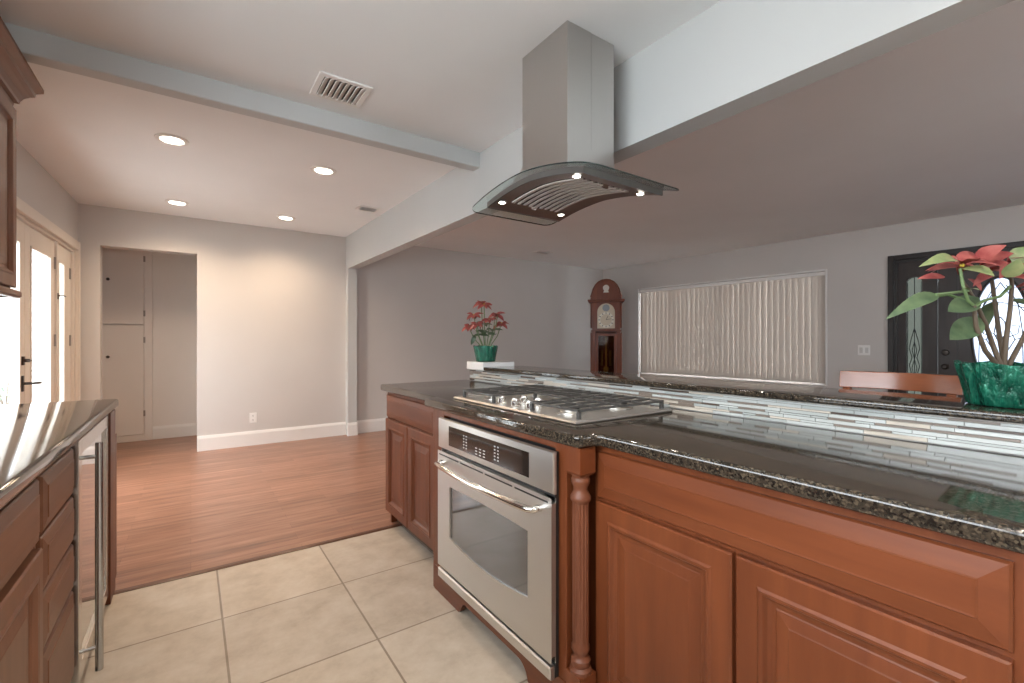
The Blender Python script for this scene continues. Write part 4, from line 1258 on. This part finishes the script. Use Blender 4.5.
# ------------------------------------------------------------------ poinsettias
def leaf(mb, base, tip, width, face_up, curl=0.15, fold=0.15, n=9, pointed=0.0):
    base, tip = Vector(base), Vector(tip)
    ax = tip - base
    L_ = ax.length
    t = ax.normalized()
    up = Vector(face_up); up = (up - t * up.dot(t))
    up = up.normalized() if up.length > 1e-4 else Vector((0, 0, 1))
    sd = t.cross(up)
    rows = []
    for k in range(n + 1):
        s = k / n
        w = width * (math.sin(PI * min(1, s ** 0.80)) ** 0.85) * (1 - 0.22 * s)
        c = base + ax * s + up * (curl * L_ * (math.sin(PI * s) - 0.4 * s))
        e = fold * w
        rows.append((c - sd * w + up * e, c, c + sd * w + up * e))
    ids = [[mb._v(p) for p in r] for r in rows]
    for a, b in zip(ids, ids[1:]):
        mb.face((a[0], a[1], b[1], b[0])); mb.face((a[1], a[2], b[2], b[1]))


def foil_pot(name_parent, c, r0, r1, h, pleats):
    mb = MB()
    seg = pleats * 6
    rings = []
    for zf, rr, amp in ((0.0, r0 * 0.94, 0.0), (0.012, r0, 0.01), (0.04, r0 * 1.03, 0.015), (0.3, r0 + (r1 - r0) * 0.32, 0.02), (0.6, r0 + (r1 - r0) * 0.62, 0.03), (0.93, r0 + (r1 - r0) * 0.97, 0.035), (1.0, r1, 0.04), (1.005, r1 * 0.985, 0.04), (0.93, r1 * 0.94, 0.03), (0.86, r1 * 0.90, 0.02)):
        rings.append([(c[0] + rr * (1 + amp * math.cos(pleats * 2 * PI * k / seg)) * math.cos(2 * PI * k / seg), c[1] + rr * (1 + amp * math.cos(pleats * 2 * PI * k / seg)) * math.sin(2 * PI * k / seg), c[2] + h * zf + (0.004 * math.sin(5 * 2 * PI * k / seg) if zf > 0.92 else 0)) for k in range(seg)])
    mb.loft(rings, cap1=False)
    p = mb.build('pot_wrap', FOIL, name_parent, smooth=60)
    mb = MB(); mb.lathe([(r1 * 0.90, 0.0), (r1 * 0.5, 0.006)], (c[0], c[1], c[2] + h * 0.85), 32); mb.build('soil', SOIL, name_parent)
    return p


RT = Vector((math.cos(math.radians(34.98)), -math.sin(math.radians(34.98)), 0))     # sideways along the bar as seen from the kitchen
FW = Vector((math.sin(math.radians(34.98)), math.cos(math.radians(34.98)), 0))      # towards the living room

# large plant at the near end of the bar
P1 = Vector((1.872, 0.256, 1.0215))
pt = thing('poinsettia', 'large poinsettia in a green foil pot on the near end of the bar', 'potted plant', P1)
foil_pot(pt, P1, 0.083, 0.108, 0.118, 16)
dep = P1.x * math.sin(math.radians(34.98)) + P1.y * math.cos(math.radians(34.98))
SX = dep / 459.0
PXC = 512 + 459 * (P1.x * math.cos(math.radians(34.98)) - P1.y * math.sin(math.radians(34.98))) / dep


def A(px, py, d=0.0):   # a point of the plant, measured sideways and upwards from its pot, set back by d
    k = (dep + d) / dep
    return P1 + RT * ((px - PXC) * SX * k + (k - 1) * (PXC - 512) * SX) + FW * d + Vector((0, 0, 1.2 - (py - 341) * SX * k - P1.z))


stems = [[A(1001, 366, 0.0), A(993, 345, 0.01), A(985, 322, 0.0), A(972, 295, -0.02), A(962, 280, -0.03)],
         [A(1004, 366, 0.01), A(1006, 340, 0.0), A(1010, 310, 0.02), A(1012, 285, 0.03), A(1010, 268, 0.03)],
         [A(998, 366, -0.02), A(985, 350, -0.04), A(976, 326, -0.05), A(974, 305, -0.05)],
         [A(1008, 366, 0.03), A(1022, 340, 0.04), A(1036, 310, 0.05), A(1046, 285, 0.06)],
         [A(1005, 366, 0.03), A(1000, 340, 0.06), A(996, 310, 0.09), A(992, 280, 0.10)]]
for s in stems:
    mb = MB(); mb.tube(s, [0.0065, 0.006, 0.0055, 0.005, 0.0045][:len(s)], 8); mb.build('stem', STEM, pt, smooth=60)
mb = MB()
for s in ([A(974, 305, -0.05), A(968, 300, -0.06), A(963, 285, -0.06), A(960, 268, -0.05)], [A(975, 306, -0.05), A(984, 300, -0.05), A(1000, 296, -0.03), A(1010, 286, 0.0)], [A(970, 290, -0.02), A(955, 292, -0.05), A(936, 294, -0.08)], [A(965, 300, -0.03), A(948, 294, -0.02), A(930, 297, -0.02)]):
    mb.tube(s, 0.004, 6)
mb.build('green_stem', STEMG, pt, smooth=60)
up0 = Vector((-0.3, -0.45, 0.85))
face_c = -FW * 0.75 + Vector((0, 0, 0.65))
mb = MB()
leaf(mb, A(938, 294, -0.07), A(887, 317, -0.13), 0.021, face_c, 0.10)
leaf(mb, A(979, 297, -0.03), A(947, 312, -0.07), 0.030, face_c, -0.05)
leaf(mb, A(981, 318, -0.02), A(949, 340, -0.06), 0.034, face_c, -0.05)
leaf(mb, A(1010, 300, 0.05), A(1052, 316, 0.02), 0.03, up0, 0.1)
leaf(mb, A(995, 300, 0.10), A(985, 330, 0.16), 0.028, FW + Vector((0, 0, 1)), 0.1)
leaf(mb, A(1030, 320, 0.05), A(1060, 335, 0.02), 0.03, face_c, 0.1)
mb.build('green_leaves', LEAFG, pt, smooth=60, recalc=False)
mb = MB()
leaf(mb, A(958, 261, -0.04), A(921, 264, -0.10), 0.020, face_c, 0.12)
leaf(mb, A(962, 268, -0.05), A(995, 275, -0.11), 0.029, face_c, 0.1)
leaf(mb, A(1006, 277, -0.06), A(1020, 258, -0.09), 0.026, face_c, 0.05)
leaf(mb, A(1012, 262, 0.0), A(1034, 246, -0.02), 0.028, face_c, 0.1)
leaf(mb, A(962, 290, -0.05), A(980, 289, -0.10), 0.012, face_c, 0.1)
mb.build('pale_leaves', LEAFY, pt, smooth=60, recalc=False)
mb = MB()
leaf(mb, A(962, 266, -0.03), A(928, 270, -0.08), 0.017, up0, 0.05)
leaf(mb, A(960, 265, -0.03), A(951, 255, -0.05), 0.014, face_c, 0.1)
leaf(mb, A(955, 262, -0.02), A(980, 254, 0.02), 0.022, face_c, 0.1)
leaf(mb, A(975, 262, 0.0), A(1006, 244, -0.05), 0.026, face_c, 0.12)
leaf(mb, A(985, 262, 0.02), A(1014, 252, -0.02), 0.024, face_c, 0.1)
leaf(mb, A(980, 268, 0.01), A(1009, 262, -0.04), 0.022, face_c, 0.1)
leaf(mb, A(990, 276, 0.02), A(974, 284, -0.06), 0.016, up0, 0.1)
leaf(mb, A(1006, 262, 0.03), A(1001, 277, -0.05), 0.022, face_c, 0.1)
leaf(mb, A(1008, 276, 0.0), A(1040, 282, -0.06), 0.024, face_c, 0.1)
leaf(mb, A(1006, 270, 0.02), A(1036, 268, -0.04), 0.026, face_c, 0.1)
leaf(mb, A(1008, 266, 0.03), A(1030, 252, 0.06), 0.026, face_c, 0.1)
leaf(mb, A(968, 278, -0.01), A(982, 290, -0.05), 0.012, face_c, 0.1)
leaf(mb, A(945, 276, -0.05), A(918, 278, -0.07), 0.013, face_c, 0.05)
leaf(mb, A(1000, 262, 0.06), A(978, 268, 0.12), 0.026, up0, 0.1)
leaf(mb, A(1010, 264, 0.06), A(1028, 270, 0.13), 0.028, up0, 0.1)
leaf(mb, A(1046, 286, 0.06), A(1075, 276, 0.02), 0.028, up0, 0.1)
leaf(mb, A(1046, 284, 0.06), A(1060, 262, 0.05), 0.026, face_c, 0.1)
rl = random.Random(17)
for hx_, hy_, hd_ in ((1008, 262, 0.02), (962, 264, -0.03), (1046, 282, 0.06), (990, 270, 0.09)):
    for k in range(7):
        a = 2 * PI * k / 7 + rl.uniform(-0.3, 0.3)
        c0 = A(hx_, hy_, hd_)
        leaf(mb, c0, c0 + (RT * math.cos(a) + FW * math.sin(a)) * rl.uniform(0.05, 0.085) + Vector((0, 0, rl.uniform(-0.02, 0.015))), rl.uniform(0.012, 0.018), up0, 0.1)
mb.build('red_bracts', LEAFR, pt, smooth=60, recalc=False)
mb = MB()
for q in (A(962, 265, -0.04), A(1008, 266, 0.0), A(1012, 270, -0.01), A(1046, 283, 0.05)):
    mb.sphere(q, 0.006, 8, 6)
mb.build('buds', BERRY, pt, smooth=80)

# small plant on the white end cap
P2 = Vector((1.782, 2.885, 1.0525))
ps = thing('poinsettia', 'small poinsettia in a green pot on the white block at the bar end', 'potted plant', P2)
foil_pot(ps, P2, 0.068, 0.088, 0.115, 12)
rs = random.Random(21)
heads = [(-0.125, 0.02, 0.23), (0.03, -0.05, 0.27), (-0.035, 0.03, 0.385), (0.115, 0.03, 0.25), (0.07, 0.07, 0.31), (-0.085, -0.05, 0.30), (-0.01, -0.03, 0.37), (0.09, -0.05, 0.30), (-0.06, -0.07, 0.24)]
mbg, mbr, mbb = MB(), MB(), MB()
for hx, hd_, hz in heads:
    tip = P2 + RT * hx + FW * hd_ + Vector((0, 0, hz * 1.13))
    b0_ = P2 + RT * hx * 0.2 + FW * hd_ * 0.2 + Vector((0, 0, 0.098))
    mid = (tip + b0_) / 2 + RT * hx * 0.15
    mb = MB(); mb.tube([b0_, mid, tip], 0.0035, 6); mb.build('stem', STEMG, ps, smooth=60)
    for k in range(9):
        a = 2 * PI * k / 9 + rs.uniform(-0.3, 0.3)
        d = RT * math.cos(a) + FW * math.sin(a)
        leaf(mbr, tip, tip + d * rs.uniform(0.045, 0.078) + Vector((0, 0, rs.uniform(-0.045, 0.015))), rs.uniform(0.015, 0.021), Vector((0, 0, 1)) - FW * 0.8, 0.12)
    mbb.sphere(tip + Vector((0, 0, 0.004)), 0.005, 8, 5)
    for k in range(3):
        a = rs.uniform(0, 2 * PI)
        d = RT * math.cos(a) + FW * math.sin(a)
        q = tip * 0.55 + b0_ * 0.45
        leaf(mbg, q, q + d * rs.uniform(0.05, 0.08) + Vector((0, 0, rs.uniform(-0.03, 0.01))), rs.uniform(0.016, 0.022), Vector((0, 0, 1)) - FW * 0.6, 0.1)
q = P2 + RT * -0.075 + Vector((0, 0, 0.195))
leaf(mbg, q, q + RT * -0.035 + Vector((0, 0, -0.075)), 0.018, -FW, 0.1)
mbr.build('red_bracts', LEAFR, ps, smooth=60, recalc=False)
mbg.build('green_leaves', LEAFG, ps, smooth=60, recalc=False)
mbb.build('buds', BERRY, ps, smooth=80)
